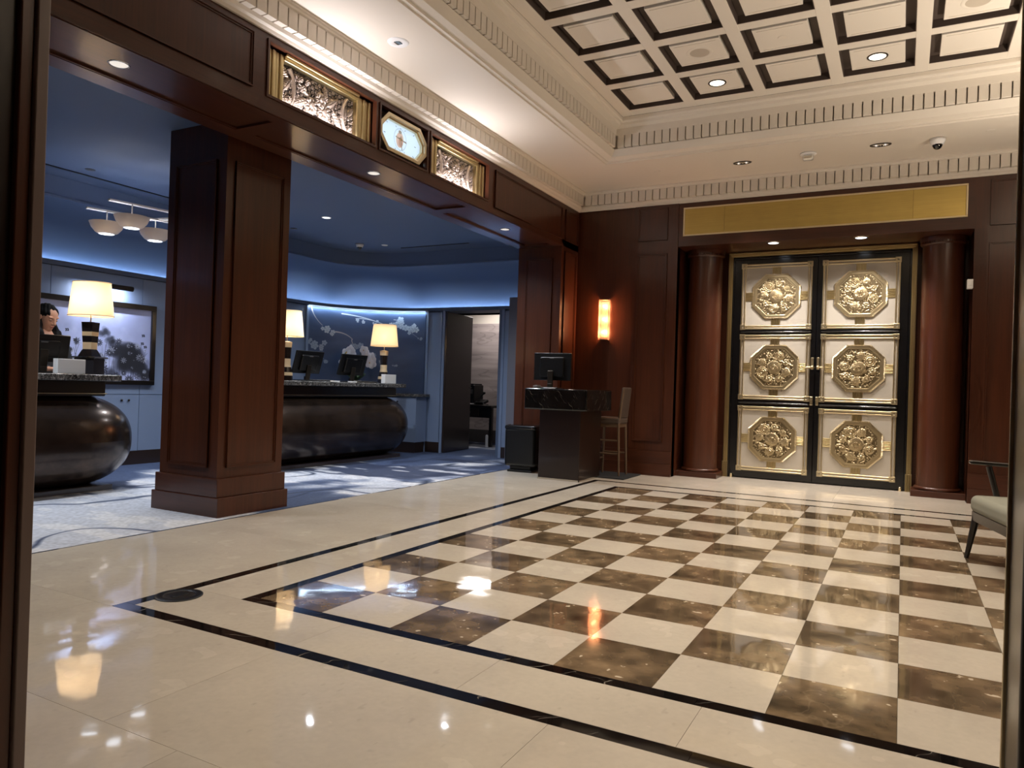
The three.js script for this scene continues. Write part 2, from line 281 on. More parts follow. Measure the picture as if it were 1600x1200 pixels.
  // fittings in the coffers
  const dl = (name, label, x, y, z, r, lens, group) => { const t = thing(name, label, 'ceiling light', [x, y, z], 0, group); mesh('trim_ring', lathe([[r * 0.82, 0.0], [r * 0.86, -0.006], [r, -0.005], [r * 1.04, 0.001], [r * 0.82, 0.001]], 40), name.startsWith('coffer') ? darkMetal : chrome, t); mesh('lens', lathe([[0, -0.001], [r * 0.83, -0.001]], 36), lens, t); return t; };
  for (const [i, j] of [[1, 0], [3, 0], [1, 3], [3, 3], [1, 6], [3, 6]]) {
    dl('coffer_downlight', i === 1 && j === 0 ? 'bright round downlight in a coffer beside the round ceiling speaker' : i === 3 ? ['bright round downlight in the coffer row over the brass plate, beside the end coffer', '', '', 'round coffer downlight over the middle of the chequered floor, on the armchair side', '', '', 'round coffer downlight over the entrance, on the armchair side'][j] : ['', '', '', 'round coffer downlight over the middle of the chequered floor, on the clock side', '', '', 'round coffer downlight over the entrance, on the clock side'][j] || '', cx(i), TY + 0.0195, cz(j), 0.085, lensWarm, 'downlights in the coffers');
    spot(WARM, L.coffer, [cx(i), TY + 0.004, cz(j)], [cx(i), 0, cz(j)], 1.12, 1, 4);
  }
  const speaker = (i, j, label) => { const t = thing('ceiling_speaker', label, 'speaker', [cx(i), TY + 0.02, cz(j)]); mesh('bezel', lathe([[0.085, 0], [0.09, -0.004], [0.115, -0.003], [0.118, 0.001]], 40), plasterPanel, t); mesh('grille', lathe([[0, -0.002], [0.086, -0.002]], 36), std({ color: rgb(186, 174, 158), roughness: 0.8 }), t); };
  speaker(1, 1, 'round beige speaker grille in a coffer next to a downlight'); speaker(4, 1, 'round beige speaker grille in an end coffer above the far cornice');
  const cap = (x, y, z, label) => one('sprinkler_cap', lathe([[0, -0.006], [0.034, -0.005], [0.04, 0]], 28), plaster, label, 'sprinkler cap', 'flat sprinkler caps', [x, y, z]);
  cap(cx(2), TY + 0.02, cz(1), 'small flat round sprinkler cap on the middle coffer panel'); cap(0.109, CY, -5.91, 'small flat round sprinkler cap on the soffit by the corner'); cap(3.474, CY, -5.81, 'small flat round sprinkler cap on the soffit past the dome camera');
  // fittings on the perimeter soffit
  const det = thing('recessed_detector', 'round white recessed detector with a dark slot on the bright soffit', 'detector', [-0.748, CY, -1.918]);
  mesh('ring', lathe([[0.03, -0.004], [0.045, -0.012], [0.075, -0.01], [0.085, 0]], 40), white, det); mesh('dark_slot', rb(-0.024, 0.024, -0.008, -0.001, -0.03, 0.03, 0.003), lensDark, det);
  mesh('cover', lathe([[0, -0.006], [0.045, -0.006]], 32), white, det).position.y = 0.004;
  for (const [x, z, lab] of [[1.097, -5.947, 'oval twin spotlight with mirror bowls on the soffit beside the sprinkler cap'], [2.513, -5.863, 'oval twin spotlight with mirror bowls on the soffit between strobe and dome camera']]) {
    const t = thing('twin_spotlight', lab, 'spotlight', [x, CY, z], 0, 'twin spotlights'); t.scale.z = 0.95;
    mesh('bezel', extrude(Array.from({ length: 40 }, (_, k) => [0.1 * Math.cos(k * Math.PI / 20), 0.058 * Math.sin(k * Math.PI / 20)]), 0.006, 0.002, [Array.from({ length: 40 }, (_, k) => [0.088 * Math.cos(k * Math.PI / 20), 0.047 * Math.sin(k * Math.PI / 20)])]).rotateX(Math.PI / 2), darkMetal, t);
    for (const s of [-1, 1]) { mesh('reflector', lathe([[0.005, 0.02], [0.02, 0.016], [0.034, 0.0], [0.038, -0.008]], 24), mirrorBowl, t).position.set(s * 0.043, 0.0, 0); mesh('bulb', new THREE.SphereGeometry(0.011, 12, 8), lensDim, t).position.set(s * 0.043, -0.004, 0); }
    spot(WARM, L.gimbal, [x, CY - 0.03, z], [x, 0.4, WZ - 0.2], 0.6, 0.8, 1);
  }
  const st = thing('alarm_strobe', 'white ceiling fire alarm strobe with clear ribbed lens', 'alarm', [1.807, CY, -5.89]);
  mesh('base', lathe([[0, 0], [0.085, 0], [0.085, -0.01], [0.06, -0.018], [0, -0.018]], 36), white, st); mesh('lens', rb(-0.055, 0.055, -0.075, -0.016, -0.04, 0.04, 0.02), phy({ color: rgb(225, 222, 215), roughness: 0.15, metalness: 0.4 }), st); mesh('lamp_window', rb(-0.04, 0.04, -0.06, -0.035, 0.036, 0.044, 0.004), chrome, st);
  const cam = (label, x, y, z, s = 1) => { const t = thing('dome_camera', label, 'security camera', [x, y, z]); t.scale.setScalar(s); const hs = mesh('housing', lathe([[0, 0], [0.075, 0], [0.07, -0.03], [0.056, -0.06], [0.046, -0.062]], 36), white, t); mesh('dome', lathe([[0.047, -0.058], [0.045, -0.075], [0.034, -0.095], [0.016, -0.107], [0, -0.109]], 30), lensDark, hs); };
  cam('white dome security camera on the cream soffit above the columns', 3.028, CY, -5.885); cam('white dome security camera on the blue ceiling', -4.253, 3.1, -5.7, 0.8);
}

// ================================================================ FAR WALL, NICHE
function panel(parent, plane, a0, a1, y0, y1, at, dir, back = wood, deep = 0.02, mw = 0.022) {
  // a framed panel on a wall: plane 'x' (wall faces +-x, runs in z) or 'z' (faces +z, runs in x)
  const B = (u0, u1, v0, v1, d0, d1, g) => { const lo = Math.min(at + dir * d0, at + dir * d1), hi = Math.max(at + dir * d0, at + dir * d1); return plane === 'z' ? bx(u0, u1, v0, v1, lo, hi, g) : bx(lo, hi, v0, v1, u0, u1, g); };
  const hz = plane === 'z' ? 'x' : 'z';
  mesh('panel_field', B(a0 + mw, a1 - mw, y0 + mw, y1 - mw, 0, 0.003, 'y'), back, parent);
  const fr = []; for (const [d, w] of [[deep, mw * 0.45], [deep * 0.55, mw]]) fr.push(B(a0, a1, y1 - w, y1, 0, d, hz), B(a0, a1, y0, y0 + w, 0, d, hz), B(a0, a0 + w, y0 + w, y1 - w, 0, d, 'y'), B(a1 - w, a1, y0 + w, y1 - w, 0, d, 'y'));
  mesh('panel_moulding', fr, wood, parent);
}
{
  const w = struct('wall_far', 'dark mahogany panelled wall with the deep niche for the ornate double door');
  const NX0 = 0.19, NX1 = 3.42, NB = -7.34;
  mesh('sconce_bay', bx(WX - 0.6, -0.39, 0, CB + 0.2, WZ - 0.12, WZ - 0.03), wood, w);
  mesh('pilaster', bx(-0.39, NX0, 0, CB + 0.2, WZ - 0.12, WZ + 0.015), wood, w);
  panel(w, 'z', -0.34, 0.055, 3.05, 3.475, WZ + 0.015, 1); panel(w, 'z', -0.34, 0.06, 0.44, 2.875, WZ + 0.015, 1);
  mesh('header', [bx(NX0, NX1, SY, CB + 0.2, NB - 0.1, WZ, 'x')], wood, w);
  mesh('header_bead', [bx(NX0 + 0.02, NX1 - 0.02, SY, SY + 0.02, WZ, WZ + 0.012, 'x')], wood, w);
  mesh('niche_side', bx(NX0 - 0.12, NX0, 0, SY, NB - 0.1, WZ), wood, w); mesh('niche_side', bx(NX1, NX1 + 0.12, 0, SY, NB - 0.1, WZ), wood, w);
  mesh('niche_back', [bx(NX0, 0.72, 0, SY, NB - 0.1, NB), bx(2.89, NX1, 0, SY, NB - 0.1, NB), bx(0.72, 2.89, 2.99, SY + 0.05, NB - 0.1, NB, 'x')], wood, w);
  mesh('side_bay', bx(NX1, RX, 0, CB + 0.2, WZ - 0.12, WZ), wood, w);
  panel(w, 'z', 3.56, 3.98, 2.98, 3.47, WZ, 1); panel(w, 'z', 3.56, 3.98, 0.44, 2.8, WZ, 1); panel(w, 'z', 4.1, 4.7, 0.44, 2.8, WZ, 1); panel(w, 'z', 4.1, 4.7, 2.98, 3.47, WZ, 1);
  const b = struct('baseboard_far', 'dark stepped wooden base along the panelled wall');
  for (const [x0, x1, z] of [[WX, -0.39, WZ - 0.03], [-0.39, NX0, WZ + 0.015], [NX1, RX, WZ]]) mesh('base_board', [bx(x0, x1, 0, 0.16, z, z + 0.03, 'x'), bx(x0, x1, 0.16, 0.32, z, z + 0.018, 'x')], wood, b);
  for (const [x0, x1] of [[NX0, 0.68], [2.93, NX1]]) mesh('base_board', [bx(x0, x1, 0, 0.2, NB, NB + 0.03, 'x'), bx(x0, x1, 0.2, 0.4, NB, NB + 0.018, 'x')], wood, b);
  // round columns
  for (const [x, lab] of [[0.45, 'round mahogany column beside the pilaster with the tall panel'], [3.16, 'round mahogany column beside the armchair']]) {
    const c = struct(x < 1 ? 'column' : 'column_001', lab); c.position.set(x, 0, -7.07);
    mesh('shaft', uvm(cyl(0.215, 0.215, SY - 0.16, 0, 0.1, 0, 48), 'y', x * 3, 0.3), wood, c); mesh('plinth', rb(-0.27, 0.27, 0, 0.07, -0.25, 0.24, 0.006, 'x'), wood, c); mesh('torus', lathe([[0.215, 0.07], [0.235, 0.075], [0.24, 0.09], [0.232, 0.105], [0.216, 0.11]], 48), wood, c);
    mesh('necking', lathe([[0.216, 2.86], [0.23, 2.872], [0.23, 2.9], [0.243, 2.915], [0.243, SY - 0.002]], 48), wood, c);
    mesh('bead_ring', Array.from({ length: 52 }, (_, k) => { const a = k * Math.PI * 2 / 52; return bx(-0.009, 0.009, 2.877, 2.898, 0.226, 0.239).rotateY(a); }), wood, c);
  }
  // brass plate over the niche
  const p = thing('brass_plate', 'long brushed brass panel in a bright brass frame above the niche', 'metal panel', [0, 0, WZ]);
  const xs = [0.27, 0.765, 2.832, 3.335]; for (let k = 0; k < 3; k++) mesh('sheet', bx(xs[k] + 0.001, xs[k + 1] - 0.001, 3.105, 3.43, 0.001, 0.008, 'x'), brassPlate, p);
  mesh('frame', [rb(0.25, 3.355, 3.43, 3.45, 0.001, 0.016, 0.005, 'x'), rb(0.25, 3.355, 3.085, 3.105, 0.001, 0.016, 0.005, 'x'), rb(0.25, 0.27, 3.105, 3.43, 0.001, 0.016, 0.005), rb(3.335, 3.355, 3.105, 3.43, 0.001, 0.016, 0.005)], brassPale, p);
  // downlights in the niche soffit
  for (const x of [1.339, 2.31]) {
    const t = thing('niche_downlight', x < 2 ? 'round downlight in the niche soffit over the door leaf beside the kiosk' : 'round downlight in the niche soffit over the door leaf beside the armchair', 'ceiling light', [x, SY, -6.75], 0, 'niche downlights');
    mesh('trim_ring', lathe([[0.06, 0], [0.064, -0.006], [0.078, -0.005], [0.082, 0]], 36), chrome, t); mesh('lens', lathe([[0, -0.002], [0.062, -0.002]], 32), lensCool, t);
    spot(NEUTRAL, L.niche, [x, SY - 0.012, -6.75], [x, 0, -6.95], 1.05, 1, 2.5);
  }
  const th = thing('wall_switch_plate', 'small white switch plate on the wood beside the column', 'switch', [3.395, 2.31, WZ + 0.001]);
  mesh('plate', rb(-0.028, 0.028, 0, 0.1, -0.06, 0.02, 0.004), white, th); mesh('rocker', rb(-0.012, 0.012, 0.03, 0.07, 0.019, 0.024, 0.002), white, th);
  // wall sconce
  const s = thing('wall_sconce', 'glowing crystal rod wall sconce on the dark wood bay', 'wall light', [-0.79, 1.765, WZ - 0.03]);
  mesh('back_plate', rb(-0.05, 0.05, 0.03, 0.51, 0, 0.015, 0.004), brassPale, s); const rodM = phy({ color: rgb(250, 226, 212), transmission: 0.9, roughness: 0.18, ior: 1.45, thickness: 0 });
  for (let k = 0; k < 11; k++) { const a = -Math.PI / 2 + Math.PI * k / 10; mesh('glass_rod', prep(new THREE.CylinderGeometry(0.0095, 0.0095, 0.535 + (k % 2) * 0.008, 10).translate(0.07 * Math.sin(a), 0.268, 0.02 + 0.07 * Math.cos(a))), rodM, s); }
  for (const y of [0.1, 0.275, 0.45]) { mesh('bulb', new THREE.SphereGeometry(0.02, 16, 12).translate(0, y, 0.04), glow(AMBER.clone().lerp(new THREE.Color(1, 0.9, 0.7), 0.3), 7), s); point(AMBER, L.sconce, [-0.79, 1.765 + y, WZ - 0.03 + 0.04], 1); }
  mesh('bottom_cap', lathe([[0, 0.002], [0.06, 0.002], [0.06, 0.01], [0, 0.01]], 24).translate(0, 0, 0.03), brassPale, s); mesh('top_cap', lathe([[0, 0.525], [0.06, 0.525], [0.06, 0.531], [0, 0.531]], 24).translate(0, 0, 0.03), brassPale, s);
}

// ================================================================ ORNATE DOOR
function flower(x, y, f) { // height of one blossom at (x, y)
  const dx = x - f.x, dy = y - f.y, r = Math.hypot(dx, dy) / f.r; if (r > 1.02) return 0; const a = Math.atan2(dy, dx) + (f.a || 0);
  const edge = 1 - 0.12 * (0.5 + 0.5 * Math.cos(a * f.n)); if (r > edge) return 0;
  let h;
  if (f.k === 'sun') h = r < 0.34 ? 0.75 + 0.25 * Math.cos(r * 46) : 0.95 - 0.55 * r + 0.13 * Math.cos(a * f.n * 2);
  else if (f.k === 'ring') h = 0.55 + 0.25 * Math.cos(r * 22) * Math.cos(a * f.n) ** 2 + (r < 0.3 ? 0.4 : 0) + 0.12 * Math.cos(r * 24);
  else h = r < 0.28 ? 1 : 0.85 - 0.3 * Math.abs(r - 0.62) / 0.4 - 0.35 * Math.abs(Math.sin(a * f.n / 2)) ** 8;
  return h * sm(0, 0.12, edge - r) * (f.h || 1);
}
function leaf(x, y, f) { // f: centre, length, width, angle
  const c = Math.cos(f.a), s = Math.sin(f.a), u = ((x - f.x) * c + (y - f.y) * s) / f.l, v = (-(x - f.x) * s + (y - f.y) * c) / f.w; if (Math.abs(u) > 1) return 0;
  const wd = (1 - u * u) * (0.75 + 0.25 * Math.cos(u * 2)), q = Math.abs(v) / Math.max(1e-3, wd); if (q > 1) return 0; return (0.55 * (1 - q * q) - (Math.abs(v) < 0.07 ? 0.16 : 0) + 0.06 * Math.cos(u * 22 + Math.abs(v) * 8)) * (f.h || 1);
}
function heightfield(x0, x1, y0, y1, nx, ny, fn, inside) {
  const pos = [], idx = [], uv = []; for (let j = 0; j <= ny; j++) for (let i = 0; i <= nx; i++) { const x = mix(x0, x1, i / nx), y = mix(y0, y1, j / ny); pos.push(x, y, fn(x, y)); uv.push(x, y); }
  for (let j = 0; j < ny; j++) for (let i = 0; i < nx; i++) { if (inside && !inside(mix(x0, x1, (i + 0.5) / nx), mix(y0, y1, (j + 0.5) / ny))) continue; const a = j * (nx + 1) + i; idx.push(a, a + 1, a + nx + 2, a, a + nx + 2, a + nx + 1); }
  const g = new THREE.BufferGeometry(); g.setAttribute('position', new THREE.Float32BufferAttribute(pos, 3)); g.setAttribute('uv', new THREE.Float32BufferAttribute(uv, 2)); g.setIndex(idx); g.computeVertexNormals(); return g;
}
const octagon = (w, h, c) => [[-w + c, -h], [w - c, -h], [w, -h + c], [w, h - c], [w - c, h], [-w + c, h], [-w, h - c], [-w, -h + c]];
{
  const d = struct('door_1', 'black double door with six gilded octagonal flower medallions in a brass surround'); d.position.set(DC, 0, -7.27);
  // surround
  const sur = []; for (const s of [-1, 1]) for (let k = 0; k < 5; k++) sur.push(rb(s * 1.045 + k * 0.011 * s - 0.0055, s * 1.045 + k * 0.011 * s + 0.0055, 0.2, 2.93, -0.06, 0.01 + 0.012 * (k % 2) + 0.006 * k, 0.003));
  mesh('brass_surround', sur, brass, d);
  const hd = []; for (let k = 0; k < 5; k++) hd.push(rb(-1.09, 1.09, 2.893 + k * 0.011, 2.904 + k * 0.011, -0.06, 0.01 + 0.012 * (k % 2) + 0.008 * k, 0.003, 'x')); mesh('brass_head', hd, brass, d);
  for (const s of [-1, 1]) { const g = []; for (let k = 0; k < 6; k++) g.push(rb(s * 1.067 - 0.036 + k * 0.012, s * 1.067 - 0.026 + k * 0.012, 0, 0.205, -0.06, 0.05 + 0.008 * (k % 2), 0.004)); mesh('surround_foot', g, brass, d); }
  mesh('black_frame', [rb(-1.04, -1.018, 0.0, 2.89, -0.06, 0.012, 0.004), rb(1.018, 1.04, 0.0, 2.89, -0.06, 0.012, 0.004), rb(-1.04, 1.04, 2.862, 2.893, -0.06, 0.012, 0.004, 'x')], blackPaint, d);
  // medallion relief, two designs
  const A = 0.232, inOct = (x, y) => Math.max(Math.abs(x), Math.abs(y)) < A && Math.abs(x) + Math.abs(y) < A * 1.45;
  const design = (sgn, rot) => {
    const fl = [{ x: 0, y: 0, r: 0.1, n: 30, k: 'sun', h: 1.15 }], R = 0.158; const kinds = ['ring', 'sun', 'petal', 'ring', 'petal', 'sun', 'ring', 'petal'], ns = [16, 14, 8, 18, 7, 12, 14, 9], rs = [0.08, 0.058, 0.046, 0.064, 0.05, 0.06, 0.046, 0.05];
    for (let k = 0; k < 8; k++) { const a = rot + sgn * k * Math.PI / 4; fl.push({ x: R * Math.cos(a), y: R * Math.sin(a), r: rs[k], n: ns[k], k: kinds[k], h: 0.8 }); }
    const lv = []; for (let k = 0; k < 34; k++) { const a = rot + k * 0.61 + 0.2, q = 0.11 + 0.115 * hash(k, 3, 9); lv.push({ x: q * Math.cos(a), y: q * Math.sin(a), l: 0.034, w: 0.014, a: a + hash(k, 5, 2) * 3, h: 1.0 }); }
    return (x, y) => { let h = 0.04 + 0.3 * Math.max(0, fbm(x + 0.5, y + 0.5, 70, 70, 1, 201) - 0.45) * 2; for (const l of lv) h = Math.max(h, leaf(x, y, l)); for (const f of fl) h = Math.max(h, flower(x, y, f)); return 0.001 + 0.022 * h; };
  };
  const relief = [design(1, 2.2), design(-1, 0.4)].map((fn) => heightfield(-A, A, -A, A, 140, 140, fn, (x, y) => inOct(x, y) && fn(x, y) > 0.0042));
  const ground = extrude(octagon(A, A, 0.128), 0.003);
  const O = octagon(0.292, 0.284, 0.155), I = octagon(0.252, 0.244, 0.136), I2 = octagon(0.226, 0.219, 0.124);
  const rim = mergeGeometries([extrude(O, 0.012, 0.003, [I]), extrude(I, 0.004, 0.002, [I2]).translate(0, 0, 0.0)]);
  const beads = []; for (let k = 0; k < 8; k++) { const a = O[k], b = O[(k + 1) % 8], len = Math.hypot(b[0] - a[0], b[1] - a[1]), n = Math.round(len / 0.0165), an = Math.atan2(b[1] - a[1], b[0] - a[0]); for (let q = 0; q < n; q++) { const t = (q + 0.5) / n; const g = new THREE.CylinderGeometry(0.0058, 0.0058, 0.02, 7); g.rotateZ(an + 0.45); g.translate(mix(a[0], b[0], t) * 0.985, mix(a[1], b[1], t) * 0.985, 0.016); beads.push(prep(g)); } }
  const rope = mergeGeometries(beads);
  const ribs = (n, vert, len) => mergeGeometries([prep(vert ? bx(-0.056, 0.056, 0, len, 0, 0.004) : bx(0, len, -0.056, 0.056, 0, 0.004)), ...Array.from({ length: n }, (_, k) => { const s = mix(-0.048, 0.048, k / (n - 1)); return prep(vert ? rb(s - 0.006, s + 0.006, 0, len, 0.002, 0.013, 0.004) : rb(0, len, s - 0.006, s + 0.006, 0.002, 0.013, 0.004, 'x')); })]);
  for (const side of [-1, 1]) {
    const x0 = side < 0 ? -1.017 : 0.002, x1 = side < 0 ? -0.002 : 1.017, cx = side * 0.492, ys = [[0.10, 0.94], [1.03, 1.87], [1.94, 2.795]], hw = 0.432;
    const fr = [rb(x0, cx - hw, 0.008, 2.86, -0.045, 0.006, 0.006), rb(cx + hw, x1, 0.008, 2.86, -0.045, 0.006, 0.006)];
    let yb = 0.008; for (const [a, b] of [...ys, [2.86, 2.86]]) { fr.push(rb(cx - hw - 0.01, cx + hw + 0.01, yb, a, -0.045, 0.006, 0.006, 'x')); yb = b; }
    for (const y of [0.985, 1.905]) fr.push(rb(cx - hw, cx + hw, y - 0.011, y + 0.011, 0, 0.022, 0.01, 'x'));
    const lf = mesh('door_leaf', fr, blackPaint, d);
    ys.forEach(([y0, y1], k) => {
      const yc = (y0 + y1) / 2, hh = (y1 - y0) / 2; mesh('satin_panel', bx(cx - hw, cx + hw, y0, y1, -0.03, -0.012), satinPanel, lf);
      const b = []; for (const [o, w, z] of [[0, 0.02, 0.014], [0.038, 0.014, 0.006]]) { b.push(rb(cx - hw + o, cx + hw - o, y1 - o - w, y1 - o, -0.02, z, 0.006, 'x'), rb(cx - hw + o, cx + hw - o, y0 + o, y0 + o + w, -0.02, z, 0.006, 'x'), rb(cx - hw + o, cx - hw + o + w, y0 + o, y1 - o, -0.02, z, 0.006), rb(cx + hw - o - w, cx + hw - o, y0 + o, y1 - o, -0.02, z, 0.006)); }
      mesh('border_bars', b, brassPale, lf);
      for (const sx of [-1, 1]) for (const sy of [-1, 1]) { const X = cx + sx * (hw - 0.028), Y = yc + sy * (hh - 0.028); mesh('corner_block', extrude([[-0.03, -0.03], [0.03, -0.03], [0.03, 0.03], [-0.03, 0.03]], 0.014, 0.003, [[[-0.012, -0.012], [0.012, -0.012], [0.012, 0.012], [-0.012, 0.012]]]).translate(X, Y, 0.008), brassPale, lf); }
      const L1 = hw - 0.052 - 0.29, L2 = hh - 0.052 - 0.282; const rv = ribs(6, true, L2), rh = ribs(6, false, L1);
      mesh('ribbed_band', rv, brass, lf).position.set(cx, yc + 0.282, -0.012); mesh('ribbed_band', rv, brass, lf).position.set(cx, yc - 0.282 - L2, -0.012); mesh('ribbed_band', rh, brass, lf).position.set(cx + 0.29, yc, -0.012); mesh('ribbed_band', rh, brass, lf).position.set(cx - 0.29 - L1, yc, -0.012);
      mesh('medallion_rim', rim, antique, lf).position.set(cx, yc, -0.012); mesh('rope_border', rope, brassPale, lf).position.set(cx, yc, -0.012);
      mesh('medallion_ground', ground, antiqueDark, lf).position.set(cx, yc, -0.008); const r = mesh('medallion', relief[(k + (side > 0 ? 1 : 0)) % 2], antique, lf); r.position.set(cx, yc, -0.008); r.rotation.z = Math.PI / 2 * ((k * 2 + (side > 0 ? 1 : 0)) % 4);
    });
    const hx = side * 0.034; mesh('lever_handle', [rod([hx, 1.46, 0.005], [hx, 1.46, 0.05], 0.009), rod([hx, 1.46, 0.045], [side * 0.1, 1.455, 0.05], 0.01, 0.008), rb(hx - 0.017, hx + 0.017, 1.43, 1.58, 0.004, 0.014, 0.006), new THREE.SphereGeometry(0.016, 14, 10).translate(hx, 1.46, 0.05)], brassPale, lf);
    mesh('lock_plate', [rb(hx - 0.018, hx + 0.018, 0.98, 1.09, 0.004, 0.018, 0.007), rod([hx, 1.04, 0.01], [hx, 1.04, 0.035], 0.011)], brassPale, lf);
    mesh('floor_stop', [cyl(0.014, 0.018, 0.03, side * 0.98, 0, 0.05), new THREE.SphereGeometry(0.017, 12, 8).translate(side * 0.98, 0.035, 0.05)], brassPale, d);
  }
  mesh('threshold', bx(-1.05, 1.05, -0.004, 0.004, -0.08, 0.03, 'x'), darkMetal, d);
  mesh('dark_back', bx(-1.06, 1.06, 0, 2.95, -0.075, -0.05), blackPaint, d);
}

// ================================================================ RECEPTION WALL: beam, post, pillar
const reliefPanelGeo = (() => {
  const W = 0.82, H = 0.29, fl = [[0.02, 0.03, 0.062, 9, 'petal'], [0.055, -0.05, 0.068, 10, 'petal'], [-0.085, -0.045, 0.07, 10, 'petal'], [-0.17, 0.045, 0.03, 7, 'petal'], [-0.32, -0.09, 0.04, 12, 'ring'], [0.34, -0.1, 0.045, 12, 'ring'], [-0.26, 0.095, 0.028, 8, 'ring'], [0.28, -0.02, 0.03, 8, 'ring'], [-0.2, 0.1, 0.024, 7, 'petal'], [-0.13, 0.105, 0.024, 7, 'petal']].map(([x, y, r, n, k]) => ({ x, y, r, n, k, h: 1.1 }));
  const lv = [[-0.34, 0.02, 0.08, 0.035, 0.9], [-0.36, 0.1, 0.06, 0.03, -0.7], [-0.19, -0.05, 0.1, 0.035, 0.5], [0.15, 0.05, 0.09, 0.034, 0.6], [0.08, 0.095, 0.06, 0.026, 1.9], [0.22, -0.06, 0.09, 0.032, -0.9], [0.3, 0.02, 0.07, 0.03, 1.2], [0.12, -0.11, 0.12, 0.03, -0.35], [-0.12, 0.02, 0.12, 0.016, -0.55], [0.37, 0.05, 0.06, 0.03, 0.8], [-0.25, -0.11, 0.09, 0.03, 0.2], [-0.02, -0.12, 0.1, 0.02, 0.1]].map(([x, y, l, w, a]) => ({ x, y, l, w, a, h: 1.15 }));
  const arcs = [[-0.47, 0.0, 0.2, -0.75, 0.75], [0.47, 0.0, 0.2, 2.4, 3.9]];
  const fn = (x, y) => {
    let h = 0.05; const cu = mod(x * 26, 1) - 0.5, cv = mod(y * 26 + (Math.floor(x * 26) % 2) * 0.5, 1) - 0.5, q = Math.hypot(cu, cv), an = Math.atan2(cv, cu); if (q < 0.46) h = Math.max(h, 0.16 + 0.2 * Math.cos(q * 26 - an));
    for (const l of lv) h = Math.max(h, leaf(x, y, l)); for (const f of fl) h = Math.max(h, flower(x, y, f));
    for (const [ax, ay, r, a0, a1] of arcs) { const dx = x - ax, dy = y - ay, d = Math.abs(Math.hypot(dx, dy) - r), a = mod(Math.atan2(dy, dx) + Math.PI * 2 - a0, Math.PI * 2) + a0; if (d < 0.014 && a < a1) h = Math.max(h, 1.05 * Math.sqrt(1 - (d / 0.014) ** 2)); }
    return 0.004 + 0.034 * h;
  };
  return heightfield(-W / 2, W / 2, -H / 2, H / 2, 330, 118, fn, (x, y) => fn(x, y) > 0.0075);
})();
